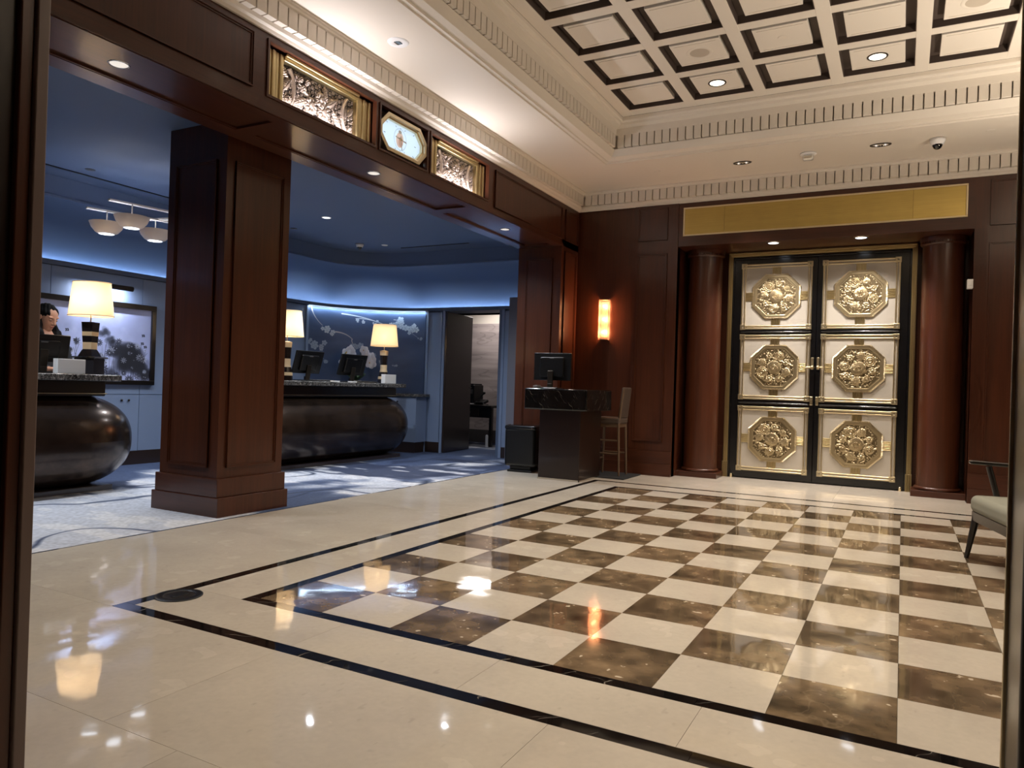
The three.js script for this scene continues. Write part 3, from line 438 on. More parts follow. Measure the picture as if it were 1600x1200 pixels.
{
  const w = struct('wall_left', 'long mahogany beam and end post framing the reception opening');
  const zE = NZ, Y0 = SY, Y1 = CB + 0.2, face = (z0, z1, y0, y1, x0 = -1.32, x1 = WX, g = 'z') => bx(x0, x1, y0, y1, z0, z1, g);
  mesh('beam_core', bx(BX, -1.32, Y0 + 0.03, Y1, -6.1, zE, 'z'), wood, w);
  const top = 3.475, bot = 3.068;
  mesh('bottom_rail', face(-6.635, zE, Y0 + 0.005, bot), wood, w); mesh('top_rail', face(-6.635, zE, top, Y1), wood, w);
  const niches = [[-2.245, -1.03], [-3.0, -2.275], [-4.15, -3.035]];
  const st = [[-6.635, -4.15], [-3.035, -3.0], [-2.275, -2.245], [-1.03, zE]]; for (const [a, b] of st) mesh(b - a > 0.2 ? 'frieze_field' : 'stile', face(a, b, bot, top), wood, w);
  panel(w, 'x', -0.905, 1.5, 3.085, 3.465, WX, 1); panel(w, 'x', -6.06, -4.28, 3.04, 3.45, WX, 1); panel(w, 'x', -6.59, -6.17, 3.04, 3.45, WX, 1);
  for (const [a, b] of niches) { const m = 0.018; mesh('niche_moulding', [face(a, b, top - m, top, WX - 0.03, WX + 0.012), face(a, b, bot, bot + m, WX - 0.03, WX + 0.012), face(a, a + m, bot + m, top - m, WX - 0.03, WX + 0.012, 'y'), face(b - m, b, bot + m, top - m, WX - 0.03, WX + 0.012, 'y')], wood, w); }
  mesh('lower_bead', [face(-6.1, zE, Y0 + 0.005, Y0 + 0.035, WX, WX + 0.014)], wood, w);
  // soffit in three framed panels
  const sx0 = BX, sx1 = WX, zb = [-6.08, -4.02, -3.86, -1.36, -1.2, zE];
  mesh('soffit_rail', [bx(sx0, sx0 + 0.14, Y0, Y0 + 0.03, zb[0], zE, 'z'), bx(sx1 - 0.1, sx1, Y0, Y0 + 0.03, zb[0], zE, 'z'), ...[[-6.08, -5.95], [zb[1], zb[2]], [zb[3], zb[4]]].map(([a, b]) => bx(sx0 + 0.14, sx1 - 0.1, Y0, Y0 + 0.03, a, b, 'x'))], wood, w);
  for (const [a, b] of [[-5.95, zb[1]], [zb[2], zb[3]], [zb[4], zE]]) { mesh('soffit_panel', bx(sx0 + 0.14, sx1 - 0.1, Y0 + 0.018, Y0 + 0.03, a, b, 'z'), wood, w); mesh('soffit_bead', [bx(sx0 + 0.14, sx0 + 0.155, Y0 + 0.004, Y0 + 0.02, a, b, 'z'), bx(sx1 - 0.115, sx1 - 0.1, Y0 + 0.004, Y0 + 0.02, a, b, 'z')], wood, w); }
  // back lower edge of the beam
  mesh('back_bead', bx(BX - 0.02, BX, Y0, Y0 + 0.06, -6.1, zE, 'z'), wood, w);
  // end post
  mesh('post', bx(BX, WX, 0, Y0 + 0.1, WZ, -6.09), wood, w);
  panel(w, 'x', -6.55, -6.18, 0.44, 2.9, WX, 1); panel(w, 'z', BX + 0.12, WX - 0.12, 0.44, 2.8, -6.09, 1, wood);
  mesh('post_base', [bx(BX - 0.02, WX + 0.03, 0, 0.16, WZ, -6.06, 'x'), bx(BX - 0.01, WX + 0.018, 0.16, 0.32, WZ, -6.072, 'x')], wood, w);
  for (const [z, lab] of [[-0.126, 'round downlight in the beam soffit before the pillar'], [-2.56, 'round downlight in the beam soffit under the clock'], [-5.03, 'round downlight in the beam soffit near the end post']]) {
    const t = thing('soffit_downlight', lab, 'ceiling light', [-1.47, Y0 + 0.018, z], 0, 'downlights in the beam soffit'); mesh('trim_ring', lathe([[0.05, 0], [0.053, -0.004], [0.06, -0.003], [0.063, 0]], 32), chrome, t); mesh('lens', lathe([[0, -0.0015], [0.052, -0.0015]], 28), lensDim, t);
    spot(WARM, L.soffit, [-1.47, Y0 + 0.008, z], [-1.47, 0, z], 0.9, 1, 2);
  }
  // pillar
  const p = struct('pillar', 'square panelled mahogany pillar standing on a stepped plinth between the desks');
  const px0 = -2.575, px1 = -1.9, pz0 = -1.985, pz1 = -1.315;
  mesh('shaft', bx(px0, px1, 0.3, Y0 + 0.15, pz0, pz1), wood, p);
  mesh('plinth', rb(px0 - 0.055, px1 + 0.055, 0, 0.155, pz0 - 0.03, pz1 + 0.03, 0.005, 'x'), wood, p); mesh('plinth_step', rb(px0 - 0.03, px1 + 0.03, 0.155, 0.3, pz0 - 0.018, pz1 + 0.018, 0.005, 'x'), wood, p);
  panel(p, 'x', pz0 + 0.08, pz1 - 0.08, 0.38, 2.8, px1, 1); panel(p, 'z', px0 + 0.1, px1 - 0.1, 0.38, 2.8, pz1, 1); panel(p, 'x', pz0 + 0.08, pz1 - 0.08, 0.38, 2.8, px0, -1);
  // carved panels with their light strips
  const carved = (z0, z1, label) => {
    const zc = (z0 + z1) / 2, t = thing('carved_panel', label, 'carving', [WX, 3.07, zc]), hw = (z1 - z0) / 2 - 0.018, H = 0.39; t.rotation.y = Math.PI / 2; // local x runs to -z, local z faces the lobby
    const half = 0.405 * hw / 0.5895;
    mesh('carved_back', bx(-hw, hw, 0, H, -0.118, -0.1, 'x'), reliefGround, t);
    const g = mesh('carving', reliefPanelGeo, copperGrey, t); g.position.set(0, 0.175, -0.1); g.scale.set(half / 0.41, 1.06, 1);
    for (const s of [-1, 1]) { const fl = [], a0 = half, a1 = hw; for (let k = 0; k < 5; k++) { const u0 = mix(a0, a1, k / 5), u1 = mix(a0, a1, (k + 1) / 5); fl.push(rb(Math.min(s * u0, s * u1), Math.max(s * u0, s * u1), 0.0, H - 0.012, -0.1, -0.04 - 0.008 * (k % 2), 0.012)); } mesh('fluted_pilaster', fl, brass, t); }
    mesh('brass_head', [rb(-half, half, 0.335, 0.362, -0.1, -0.035, 0.008, 'x'), rb(-half, half, 0.362, 0.385, -0.1, -0.015, 0.006, 'x')], brass, t);
    mesh('light_strip', bx(-half, half, 0.018, 0.022, -0.03, -0.012, 'x'), glow(NEUTRAL, 1.2), t);
    area(STRIP, L.relief, 2 * half, 0.018, [WX - 0.021, 3.07 + 0.024, zc], [WX - 0.021 + 0.05, 4, zc]);
  };
  carved(-2.245, -1.03, 'carved bronze flower panel with fluted brass ends, between plain frieze and clock'); carved(-4.15, -3.035, 'carved bronze flower panel with fluted brass ends, on the post side of the clock');
  // clock
  const k = thing('wall_clock', 'elongated octagonal brass clock with pale blue face in the frieze', 'clock', [WX, 3.27, -2.6375]); k.rotation.y = Math.PI / 2;
  const Oc = octagon(0.342, 0.162, 0.11), Ic = octagon(0.318, 0.138, 0.1);
  mesh('backboard', bx(-0.345, 0.345, -0.19, 0.19, -0.1, -0.07), reliefGround, k);
  for (const sx of [-1, 1]) for (const sy of [-1, 1]) mesh('corner_rosette', lathe([[0, 0.012], [0.008, 0.014], [0.012, 0.008], [0.02, 0.013], [0.026, 0.006], [0.03, 0]], 20).rotateX(Math.PI / 2).translate(sx * 0.305, sy * 0.148, -0.07), copperGrey, k);
  mesh('bezel', [extrude(Oc, 0.06, 0.005, [Ic]).translate(0, 0, -0.06), extrude(octagon(0.322, 0.142, 0.1), 0.03, 0.002, [octagon(0.3, 0.122, 0.092)]).translate(0, 0, -0.05)], brassPale, k);
  const dial = canvasTexture(1024, 512, (c, W, H) => {
    c.fillStyle = '#cfdde8'; c.fillRect(0, 0, W, H); c.translate(W / 2, H / 2); c.strokeStyle = '#6a7684'; c.lineWidth = 4; c.beginPath(); c.ellipse(0, 0, 150, 185, 0, 0, 7); c.stroke(); c.lineWidth = 2; c.beginPath(); c.ellipse(0, 0, 140, 174, 0, 0, 7); c.stroke();
    c.fillStyle = '#c3a493'; c.beginPath(); c.ellipse(-10, 10, 88, 135, 0.1, 0, 7); c.fill(); c.fillStyle = '#a98471'; c.beginPath(); c.ellipse(10, 40, 50, 85, 0, 0, 7); c.fill(); c.fillStyle = '#8f8377'; c.beginPath(); c.ellipse(-8, -128, 40, 30, 0, 0, 7); c.fill();
    c.strokeStyle = '#4c5663'; c.lineWidth = 11; for (let q = 0; q < 12; q++) { const a = q * Math.PI / 6, ex = Math.sin(a), ey = -Math.cos(a), R = Math.min(400 / Math.max(0.01, Math.abs(ex)), 205 / Math.max(0.01, Math.abs(ey))); c.beginPath(); c.moveTo(ex * R * 0.98, ey * R * 0.98); c.lineTo(ex * R * 0.88, ey * R * 0.88); c.stroke(); }
  });
  const face2 = prep(new THREE.ShapeGeometry(new THREE.Shape(octagon(0.31, 0.132, 0.095).map((q) => new THREE.Vector2(...q))))); { const P = face2.attributes.position, U = face2.attributes.uv; for (let i = 0; i < P.count; i++) U.setXY(i, P.getX(i) / 0.62 + 0.5, P.getY(i) / 0.264 + 0.5); }
  const dm = phy({ map: dial, roughness: 1, transmission: 0.6, thickness: 0 }); // milky sheet with a lamp panel behind it
  mesh('lamp_panel', bx(-0.3, 0.3, -0.125, 0.125, -0.068, -0.066, 'x'), glow(COOLSTRIP, 0.5), k); area(COOLSTRIP, L.clock, 0.6, 0.25, [WX - 0.064, 3.27, -2.6375], [WX + 1, 3.27, -2.6375]);
  const face3 = mesh('dial', face2.translate(0, 0, -0.045), dm, k, 'pale blue dial with a tan oval centre');
  mesh('hour_hand', rb(-0.075, 0.085, -0.006, 0.006, -0.04, -0.036, 0.002).rotateZ(-0.1), white, face3); mesh('minute_hand', rb(-0.005, 0.005, -0.095, 0.03, -0.036, -0.032, 0.002).rotateZ(0.16), white, face3); mesh('hub', cyl(0.011, 0.011, 0.012).rotateX(Math.PI / 2).translate(0, 0, -0.042), brassPale, face3);
}

// ================================================================ OTHER LOBBY WALLS
{
  const w = struct('wall_right', 'mahogany panelled side wall of the lobby'); mesh('wall_body', bx(RX, RX + 0.15, 0, CB + 0.3, WZ - 0.2, NZ + 0.3), wood, w);
  for (let k = 0; k < 5; k++) panel(w, 'x', -6.4 + k * 1.6, -5.0 + k * 1.6, 0.44, 3.3, RX, -1);
  for (const [z, lab] of [[-4.4, 'added bowl shaped brass uplighter, out of view on the side wall near the door'], [-2.7, 'added bowl shaped brass uplighter, out of view on the side wall behind the armchair'], [-1.0, 'added bowl shaped brass uplighter, out of view on the side wall near the entrance']]) {  // uplighters added out of view to brighten the ceiling
    const u = thing('added_uplighter', lab, 'wall light', [RX, 2.3, z], 0, 'added wall uplighters'); mesh('bowl', lathe([[0, -0.1], [0.06, -0.09], [0.13, -0.03], [0.15, 0.03], [0.145, 0.03], [0.12, -0.02], [0, -0.07]], 36).translate(-0.19, 0, 0), brass, u); mesh('arm', rod([0, -0.05, 0], [-0.12, -0.05, 0], 0.015), brass, u); mesh('lamp_disc', lathe([[0, 0.005], [0.12, 0.005]], 28).translate(-0.19, 0, 0), lensWarm, u);
    spot(WARM, L.addedUplight, [RX - 0.19, 2.345, z], [RX - 0.75, 4.2, z], 1.25, 1, 9);
  }
  const OX0 = 0.905, OX1 = 2.905, OH = 2.9;
  const n = struct('wall_near', 'dark wall with the opening between lobby and entrance');
  mesh('wall_side', bx(BX - 0.1, OX0 - 0.12, 0, CY, NZ, NZ + 0.25), wood, n); mesh('wall_side', bx(OX1 + 0.12, RX + 0.15, 0, CY, NZ, NZ + 0.25), wood, n); mesh('wall_over', bx(OX0 - 0.12, OX1 + 0.12, OH, CY, NZ, NZ + 0.25, 'x'), wood, n);
  // jambs of the opening
  const j = struct('trim_1', 'dark brown stepped door jambs of the near opening');
  mesh('jamb', rb(OX0 - 0.12, OX0, 0, OH, NZ, NZ + 0.03, 0.004), phy({ color: rgb(104, 88, 82), roughness: 0.35 }), j); mesh('jamb_step', rb(OX0 - 0.12, OX0 - 0.012, 0, OH, NZ + 0.03, NZ + 0.062, 0.004), wood, j); mesh('jamb_return', bx(OX0 - 0.12, OX0 - 0.03, 0, OH, NZ + 0.062, NZ + 0.26), woodBlack, j);
  mesh('jamb', rb(OX1, OX1 + 0.12, 0, OH, NZ - 0.01, NZ + 0.1, 0.006), woodBlack, j); mesh('jamb_edge', rb(OX1 - 0.004, OX1 + 0.004, 0, OH, NZ - 0.012, NZ - 0.006, 0.002), brassPale, j); mesh('jamb_return', bx(OX1 + 0.01, OX1 + 0.12, 0, OH, NZ + 0.1, NZ + 0.26), woodBlack, j);
  const v = struct('wall_entrance', 'dark walls of the entrance vestibule');
  mesh('side_wall', bx(-1.0, -0.9, 0, OH + 0.1, NZ + 0.25, 4.6), wood, v); mesh('side_wall', bx(4.2, 4.3, 0, OH + 0.1, NZ + 0.25, 4.6), wood, v); mesh('end_wall', bx(-1, 4.3, 0, OH + 0.1, 4.5, 4.6), wood, v);
  const vc = struct('ceiling_entrance', 'plain ceiling of the entrance vestibule'); mesh('slab', bx(-1, 4.3, OH, OH + 0.1, NZ + 0.25, 4.6), plaster, vc);
}

// ================================================================ RECEPTION ROOM SHELL
const CX = -3.95, CZ = -5.6, XR = -1.25;
function pathPts(rx, rz, zStart = 3.0, xEnd = XR, n = 28) { // straight, rounded corner, straight
  const p = []; p.push([CX - rx, zStart]); for (let k = 0; k <= n; k++) { const a = Math.PI + k / n * Math.PI / 2; p.push([CX + rx * Math.cos(a), CZ + rz * Math.sin(a)]); } p.push([xEnd, CZ - rz]); return p;
}
function sweepPath(rings) { // rings: [rx, rz, y] from bottom to top, smooth surface
  const rows = rings.map(([rx, rz, y]) => pathPts(rx, rz).map(([x, z]) => [x, y, z])), n = rows[0].length, pos = [], idx = [];
  rows.forEach((r) => r.forEach((q) => pos.push(...q))); for (let j = 0; j + 1 < rows.length; j++) for (let i = 0; i + 1 < n; i++) { const a = j * n + i; idx.push(a, a + 1, a + n + 1, a, a + n + 1, a + n); }
  const g = new THREE.BufferGeometry(); g.setAttribute('position', new THREE.Float32BufferAttribute(pos, 3)); g.setIndex(idx); g.computeVertexNormals(); return uvm(toCreasedNormals(g, 0.6));
}
function curvedSlab(pts, y0, y1, th) { // pts along the visible face; thickness to the outside
  const pos = [], n = pts.length, out = pts.map((p, i) => { const a = pts[Math.max(0, i - 1)], b = pts[Math.min(n - 1, i + 1)], dx = b[0] - a[0], dz = b[1] - a[1], l = Math.hypot(dx, dz) || 1; return [p[0] + dz / l * th, p[1] - dx / l * th]; });
  const quad = (a, b, c, d) => pos.push(...a, ...b, ...c, ...a, ...c, ...d); const P = ([x, z], y) => [x, y, z];
  for (let i = 0; i + 1 < n; i++) { const a = pts[i], b = pts[i + 1], c = out[i], d = out[i + 1]; quad(P(a, y0), P(b, y0), P(b, y1), P(a, y1)); quad(P(d, y0), P(c, y0), P(c, y1), P(d, y1)); quad(P(a, y1), P(b, y1), P(d, y1), P(c, y1)); quad(P(c, y0), P(d, y0), P(b, y0), P(a, y0)); }
  quad(P(out[0], y0), P(pts[0], y0), P(pts[0], y1), P(out[0], y1)); quad(P(pts[n - 1], y0), P(out[n - 1], y0), P(out[n - 1], y1), P(pts[n - 1], y1));
  const g = new THREE.BufferGeometry(); g.setAttribute('position', new THREE.Float32BufferAttribute(pos, 3)); g.computeVertexNormals(); return uvm(g);
}
// pieces of the wall line by arc length
function pathSlice(rx, rz, s0, s1) {
  const p = pathPts(rx, rz, 3.0, XR, 60), out = []; let s = 0; const at = (a, b, t) => [mix(a[0], b[0], t), mix(a[1], b[1], t)];
  for (let i = 0; i + 1 < p.length; i++) { const l = Math.hypot(p[i + 1][0] - p[i][0], p[i + 1][1] - p[i][1]); const a = Math.max(s0, s), b = Math.min(s1, s + l); if (b > a) { if (!out.length) out.push(at(p[i], p[i + 1], (a - s) / l)); out.push(at(p[i], p[i + 1], (b - s) / l)); } s += l; }
  return out;
}
const WRX = 1.45, WRZ = 1.5, pathLen = (() => { const p = pathPts(WRX, WRZ, 3.0, XR, 60); let s = 0; for (let i = 0; i + 1 < p.length; i++) s += Math.hypot(p[i + 1][0] - p[i][0], p[i + 1][1] - p[i][1]); return s; })();
const arc0 = 3.0 - CZ, arc1 = pathLen - (XR - CX), sOfX = (x) => arc1 + (x - CX), sOfZ = (z) => 3.0 - z;
const muralTex = canvasTexture(1400, 1000, (c, W, H) => {
  c.fillStyle = '#40506e'; c.fillRect(0, 0, W, H);
  let s = 77; const R = () => { s = (s * 1664525 + 1013904223) >>> 0; return s / 4294967296; };
  for (let k = 0; k < 260; k++) { const x = R() * W, y = R() * H, r = 60 + R() * 190, g = c.createRadialGradient(x, y, 0, x, y, r), l = R() < 0.5 ? '80,98,132' : '52,66,94'; g.addColorStop(0, `rgba(${l},0.20)`); g.addColorStop(1, `rgba(${l},0)`); c.save(); c.translate(0, y); c.scale(1, 0.35); c.translate(0, -y); c.fillStyle = g; c.beginPath(); c.arc(x, y, r, 0, 7); c.fill(); c.restore(); }
  c.lineCap = 'round';
  const branch = (pts, w, col) => { c.strokeStyle = col; for (let i = 0; i + 1 < pts.length; i++) { c.lineWidth = w * (1 - 0.6 * i / pts.length); c.beginPath(); c.moveTo(...pts[i]); c.lineTo(...pts[i + 1]); c.stroke(); } };
  const curve = (a, b, m, w, col) => branch(Array.from({ length: 22 }, (_, i) => { const t = i / 21; return [(1 - t) ** 2 * a[0] + 2 * t * (1 - t) * m[0] + t * t * b[0], (1 - t) ** 2 * a[1] + 2 * t * (1 - t) * m[1] + t * t * b[1]]; }), w, col);
  const blossom = (x, y, r, col) => { for (let p = 0; p < 5; p++) { const a = p * 1.257 + x; c.fillStyle = col; c.beginPath(); c.ellipse(x + Math.cos(a) * r * 0.6, y + Math.sin(a) * r * 0.6, r * 0.62, r * 0.5, a, 0, 7); c.fill(); c.strokeStyle = 'rgba(70,84,110,0.5)'; c.lineWidth = 2; c.stroke(); } c.fillStyle = '#6f7c92'; c.beginPath(); c.arc(x, y, r * 0.16, 0, 7); c.fill(); };
  const P = (cx, cy) => [(cx - 310) / 1100 * W, (cy - 115) / 845 * H]; // read off the photograph of the wall
  const tan = '#a9a3a3', pale = '#c9cfd8', grey = '#8c97a8';
  curve(P(360, 120), P(470, 300), P(380, 220), 14, tan); curve(P(580, 355), P(735, 420), P(680, 355), 18, tan); curve(P(640, 165), P(1090, 300), P(900, 180), 14, '#b7bcc4'); curve(P(760, 205), P(950, 235), P(860, 195), 8, pale); curve(P(735, 420), P(745, 470), P(725, 440), 12, tan);
  curve(P(430, 570), P(520, 680), P(470, 600), 6, grey); curve(P(1090, 200), P(1180, 260), P(1150, 200), 8, '#b7bcc4'); curve(P(1260, 340), P(1350, 415), P(1310, 370), 6, grey); curve(P(300, 460), P(360, 480), P(330, 450), 6, grey);
  const cl = (cx, cy, n, sp, r, col) => { for (let k = 0; k < n; k++) { const [x, y] = P(cx + (R() - 0.5) * sp, cy + (R() - 0.5) * sp * 0.8); blossom(x, y, r * (0.5 + 0.42 * R()), col); } };
  cl(510, 345, 7, 110, 34, '#b3b6bb'); cl(440, 510, 8, 110, 44, '#98a2b1'); cl(360, 470, 3, 40, 28, '#98a2b1'); cl(780, 490, 6, 90, 36, '#8d98a8'); cl(1150, 240, 8, 130, 40, '#b0bccb'); cl(1260, 300, 7, 90, 36, '#b9c4d0'); cl(930, 600, 6, 90, 38, '#8f9aab'); cl(1010, 650, 4, 60, 30, '#8f9aab'); cl(800, 215, 4, 80, 20, pale); cl(930, 235, 4, 50, 20, pale); cl(1040, 270, 4, 60, 26, pale); cl(510, 670, 3, 40, 22, '#98a2b1'); cl(1340, 400, 3, 40, 18, '#98a2b1'); cl(1110, 690, 3, 40, 14, '#98a2b1'); cl(1280, 262, 3, 40, 26, '#d4dbe3');
});
{
  const w = struct('wall_reception', 'low curved blue panelled wall with a glowing cove along its top');
  const zMur = sOfZ(-5.87) + 0.0, muralS0 = arc0 + 0.27, muralS1 = sOfX(-4.02), doorS0 = sOfX(-3.66), doorS1 = sOfX(-2.63);
  // upright panels with open joints
  const cuts = [0, 1.2, 2.6, sOfZ(-0.9), sOfZ(-2.0), sOfZ(-3.09), sOfZ(-4.18), sOfZ(-5.2), muralS0 - 0.03];
  for (let k = 0; k + 1 < cuts.length; k++) { const s0 = cuts[k] + 0.003, s1 = cuts[k + 1] - 0.003; mesh('wall_panel', curvedSlab(pathSlice(WRX, WRZ, s0, s1), 0.853, 2.25, 0.03), bluePaint, w); mesh('cupboard_door', curvedSlab(pathSlice(WRX, WRZ, s0, s1), 0.17, 0.847, 0.03), bluePaint, w); }
  mesh('wall_backing', curvedSlab(pathSlice(WRX + 0.032, WRZ + 0.032, 0, doorS0), 0, 2.27, 0.05), blueTrim, w);
  mesh('wall_backing', curvedSlab(pathSlice(WRX + 0.032, WRZ + 0.032, doorS1, pathLen), 0, 2.27, 0.05), blueTrim, w);
  for (const s of [sOfZ(-2.86), sOfZ(-2.95)]) { const q = pathSlice(WRX, WRZ, s, s + 0.01)[0]; mesh('knob', new THREE.SphereGeometry(0.014, 12, 8).translate(q[0] + 0.012, 0.78, q[1]), darkMetal, w); }
  mesh('door_head', curvedSlab(pathSlice(WRX + 0.0, WRZ + 0.0, doorS0 - 0.0, doorS1), 2.255, 2.31, 0.11), blueTrim, w);
  mesh('wall_panel', curvedSlab(pathSlice(WRX, WRZ, muralS1 + 0.05, doorS0 - 0.045), 0.17, 2.235, 0.03), bluePaint, w); mesh('wall_panel', curvedSlab(pathSlice(WRX, WRZ, doorS1 + 0.045, sOfX(-2.3)), 0.17, 2.235, 0.03), bluePaint, w); mesh('wall_panel', curvedSlab(pathSlice(WRX, WRZ, sOfX(-2.29), pathLen), 0.17, 2.235, 0.03), bluePaint, w);
  for (const s of [muralS0 - 0.03, muralS1, doorS0 - 0.045, doorS1]) mesh('stile', curvedSlab(pathSlice(WRX - 0.012, WRZ - 0.012, s, s + 0.045), 0.0, 2.26, 0.05), bluePaint, w);
  mesh('capping', curvedSlab(pathSlice(WRX - 0.025, WRZ - 0.025, 0, pathLen), 2.26, 2.31, 0.10), blueTrim, w);
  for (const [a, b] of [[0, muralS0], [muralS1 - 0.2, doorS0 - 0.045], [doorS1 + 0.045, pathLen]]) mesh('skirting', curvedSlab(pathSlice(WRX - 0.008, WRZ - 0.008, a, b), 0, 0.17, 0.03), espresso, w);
  mesh('end_pilaster', rb(-2.42, -2.22, 0, 2.42, -7.07, -6.95, 0.006), std({ color: rgb(112, 112, 122), roughness: 0.5 }), w);
  // mural and its side counter
  const pts = pathSlice(WRX, WRZ, muralS0, muralS1), n = pts.length, pos = [], uv = [], idx = [], mp = thing('wall_mural', 'slate blue mural of pale blossom branches on the curved wall', 'mural');
  pts.forEach(([x, z], i) => { for (const y of [0.93, 2.25]) { pos.push(x, y, z); uv.push(i / (n - 1), (y - 0.93) / 1.32); } if (i) { const a = (i - 1) * 2; idx.push(a, a + 2, a + 3, a, a + 3, a + 1); } });
  const g = new THREE.BufferGeometry(); g.setAttribute('position', new THREE.Float32BufferAttribute(pos, 3)); g.setAttribute('uv', new THREE.Float32BufferAttribute(uv, 2)); g.setIndex(idx); g.computeVertexNormals();
  mesh('painted_sheet', g, std({ map: muralTex, roughness: 0.45 }), mp); mesh('backing', curvedSlab(pathSlice(WRX + 0.004, WRZ + 0.004, muralS0, muralS1), 0.93, 2.25, 0.02), blueTrim, mp);
  const sc = thing('side_counter', 'low blue cupboard with stone top under the mural', 'cabinet');
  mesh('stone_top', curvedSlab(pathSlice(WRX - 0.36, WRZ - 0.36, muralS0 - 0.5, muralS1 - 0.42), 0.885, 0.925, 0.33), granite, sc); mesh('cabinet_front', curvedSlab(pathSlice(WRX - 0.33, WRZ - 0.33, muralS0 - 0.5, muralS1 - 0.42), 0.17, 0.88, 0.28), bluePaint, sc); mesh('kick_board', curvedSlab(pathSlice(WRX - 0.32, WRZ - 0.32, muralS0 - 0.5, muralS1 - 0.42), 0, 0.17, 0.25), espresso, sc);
  const kp = pathSlice(WRX - 0.33, WRZ - 0.33, muralS1 - 0.75, muralS1 - 0.74)[0]; mesh('knob', new THREE.SphereGeometry(0.014, 12, 8).translate(kp[0], 0.8, kp[1] + 0.012), darkMetal, sc);
  // cove vault, band and ceiling
  const c = struct('ceiling_reception', 'blue ceiling with a curved cove vault and upright band');
  const prof = []; for (let k = 0; k <= 14; k++) { const t = k / 14 * Math.PI / 2; prof.push([mix(0.98, 1.86, Math.cos(t) ** 0.9), mix(0.93, 1.92, Math.cos(t) ** 0.9), 2.27 + 0.61 * Math.sin(t)]); }
  mesh('cove_vault', sweepPath(prof), blueCeil, c); mesh('cove_lip', sweepPath([[0.98, 0.93, 2.88], [0.968, 0.918, 2.88], [0.965, 0.915, 2.9], [0.975, 0.925, 2.905]]), blueCeil, c);
  mesh('cove_band', sweepPath([[0.975, 0.925, 2.905], [0.975, 0.925, 3.1]]), blueCeil, c); mesh('trough_floor', curvedSlab(pathSlice(WRX + 0.06, WRZ + 0.06, 0, pathLen), 2.262, 2.28, 0.4), blueTrim, c);
  mesh('ceiling_slab', bx(-6.2, BX - 0.001, 3.1, 3.2, -8.0, 3.2), blueCeil, c); mesh('shell_wall', [bx(-6.3, -6.0, 0, 3.1, -8.2, 3.2), bx(-6.3, -1.2, 2.29, 3.1, -7.8, -7.65), bx(-6.3, -4.7, 0, 2.29, -7.8, -7.65), bx(-2.1, -1.2, 0, 2.29, -7.8, -7.65), bx(-6.2, BX - 0.12, 0, 3.2, 3.0, 3.15), bx(XR - 0.02, XR + 0.1, 0, 3.2, -7.8, WZ - 0.1)], blueTrim, c);
  // cove lamps
  const seg = (s0, s1, label) => { const p = pathSlice(WRX + 0.34, WRZ + 0.34, s0, s1), a = p[0], b = p[p.length - 1], len = Math.hypot(b[0] - a[0], b[1] - a[1]), m = [(a[0] + b[0]) / 2, (a[1] + b[1]) / 2], t = [(b[0] - a[0]) / len, (b[1] - a[1]) / len], nrm = [t[1], -t[0]];
    const lt = thing('cove_light_strip', label, 'light strip', [m[0], 2.281, m[1]], Math.atan2(-t[1], t[0]), 'cove light strips'); mesh('profile', bx(-len / 2, len / 2, 0, 0.012, -0.015, 0.015, 'x'), white, lt); mesh('led_line', bx(-len / 2, len / 2, 0.012, 0.016, -0.012, 0.012, 'x'), glow(COOL, 1), lt);
    const q = new THREE.RectAreaLight(COOL, L.cove, len, 0.03); q.position.set(m[0], 2.302, m[1]); const up = V(nrm[0] * 1.8, 1, nrm[1] * 1.8); q.up.set(-t[1], 0, t[0]); q.lookAt(m[0] + up.x, 2.302 + up.y, m[1] + up.z); scene.add(q); };
  const L0 = 'hidden blue white light strip in the cove trough';
  const sA = 1.2, sB = pathLen + 0.2; const total = sB - sA; for (let k = 0; k < 9; k++) seg(sA + total * k / 9, sA + total * (k + 1) / 9 - 0.005, L0);
  for (let k = 0; k < 5; k++) { // wash strips tucked under the capping in front of the mural
    const p = pathSlice(WRX - 0.02, WRZ - 0.02, mix(muralS0, muralS1 - 0.03, k / 5), mix(muralS0, muralS1 - 0.03, (k + 1) / 5)), a = p[0], b = p[p.length - 1], len = Math.hypot(b[0] - a[0], b[1] - a[1]), m = [(a[0] + b[0]) / 2, (a[1] + b[1]) / 2], t = [(b[0] - a[0]) / len, (b[1] - a[1]) / len];
    mesh('wash_strip', bx(-len / 2, len / 2, 0, 0.008, -0.008, 0.008, 'x').rotateY(Math.atan2(-t[1], t[0])).translate(m[0], 2.25, m[1]), glow(COOL, 1), mp);
    const q = new THREE.RectAreaLight(COOL, L.mural, len, 0.016); q.position.set(m[0], 2.246, m[1]); q.up.set(-t[1], 0, t[0]); q.lookAt(m[0] + t[1] * 0.12, 1.246, m[1] - t[0] * 0.12); scene.add(q);
  }
  // ceiling fittings
  const dn = (x, z, lab) => { const t = thing('reception_downlight', lab, 'ceiling light', [x, 3.1, z], 0, 'reception downlights'); mesh('trim_ring', lathe([[0.045, 0], [0.048, -0.005], [0.058, -0.004], [0.06, 0]], 28), white, t); mesh('lens', lathe([[0, -0.002], [0.046, -0.002]], 24), lensCool, t); spot(new THREE.Color().setRGB(0.86, 0.92, 1), L.blueDown, [x, 3.09, z], [x, 0, z], 1.2, 1, 1.5); };
  dn(-3.537, -4.213, 'small bright round downlight in the blue ceiling above the desk with the orchid'); dn(-3.3, 0.05, 'small round downlight in the blue ceiling before the pillar'); dn(-2.08, -5.0, 'added small round downlight in the blue ceiling hidden behind the beam near the end post');  // last downlight is added, hidden behind the beam to light the doorway corner
  const slot = (x0, x1, z0, z1, lab) => one('slot_diffuser', bx(x0, x1, 3.092, 3.101, z0, z1), plasticBlack, lab, 'air vent');
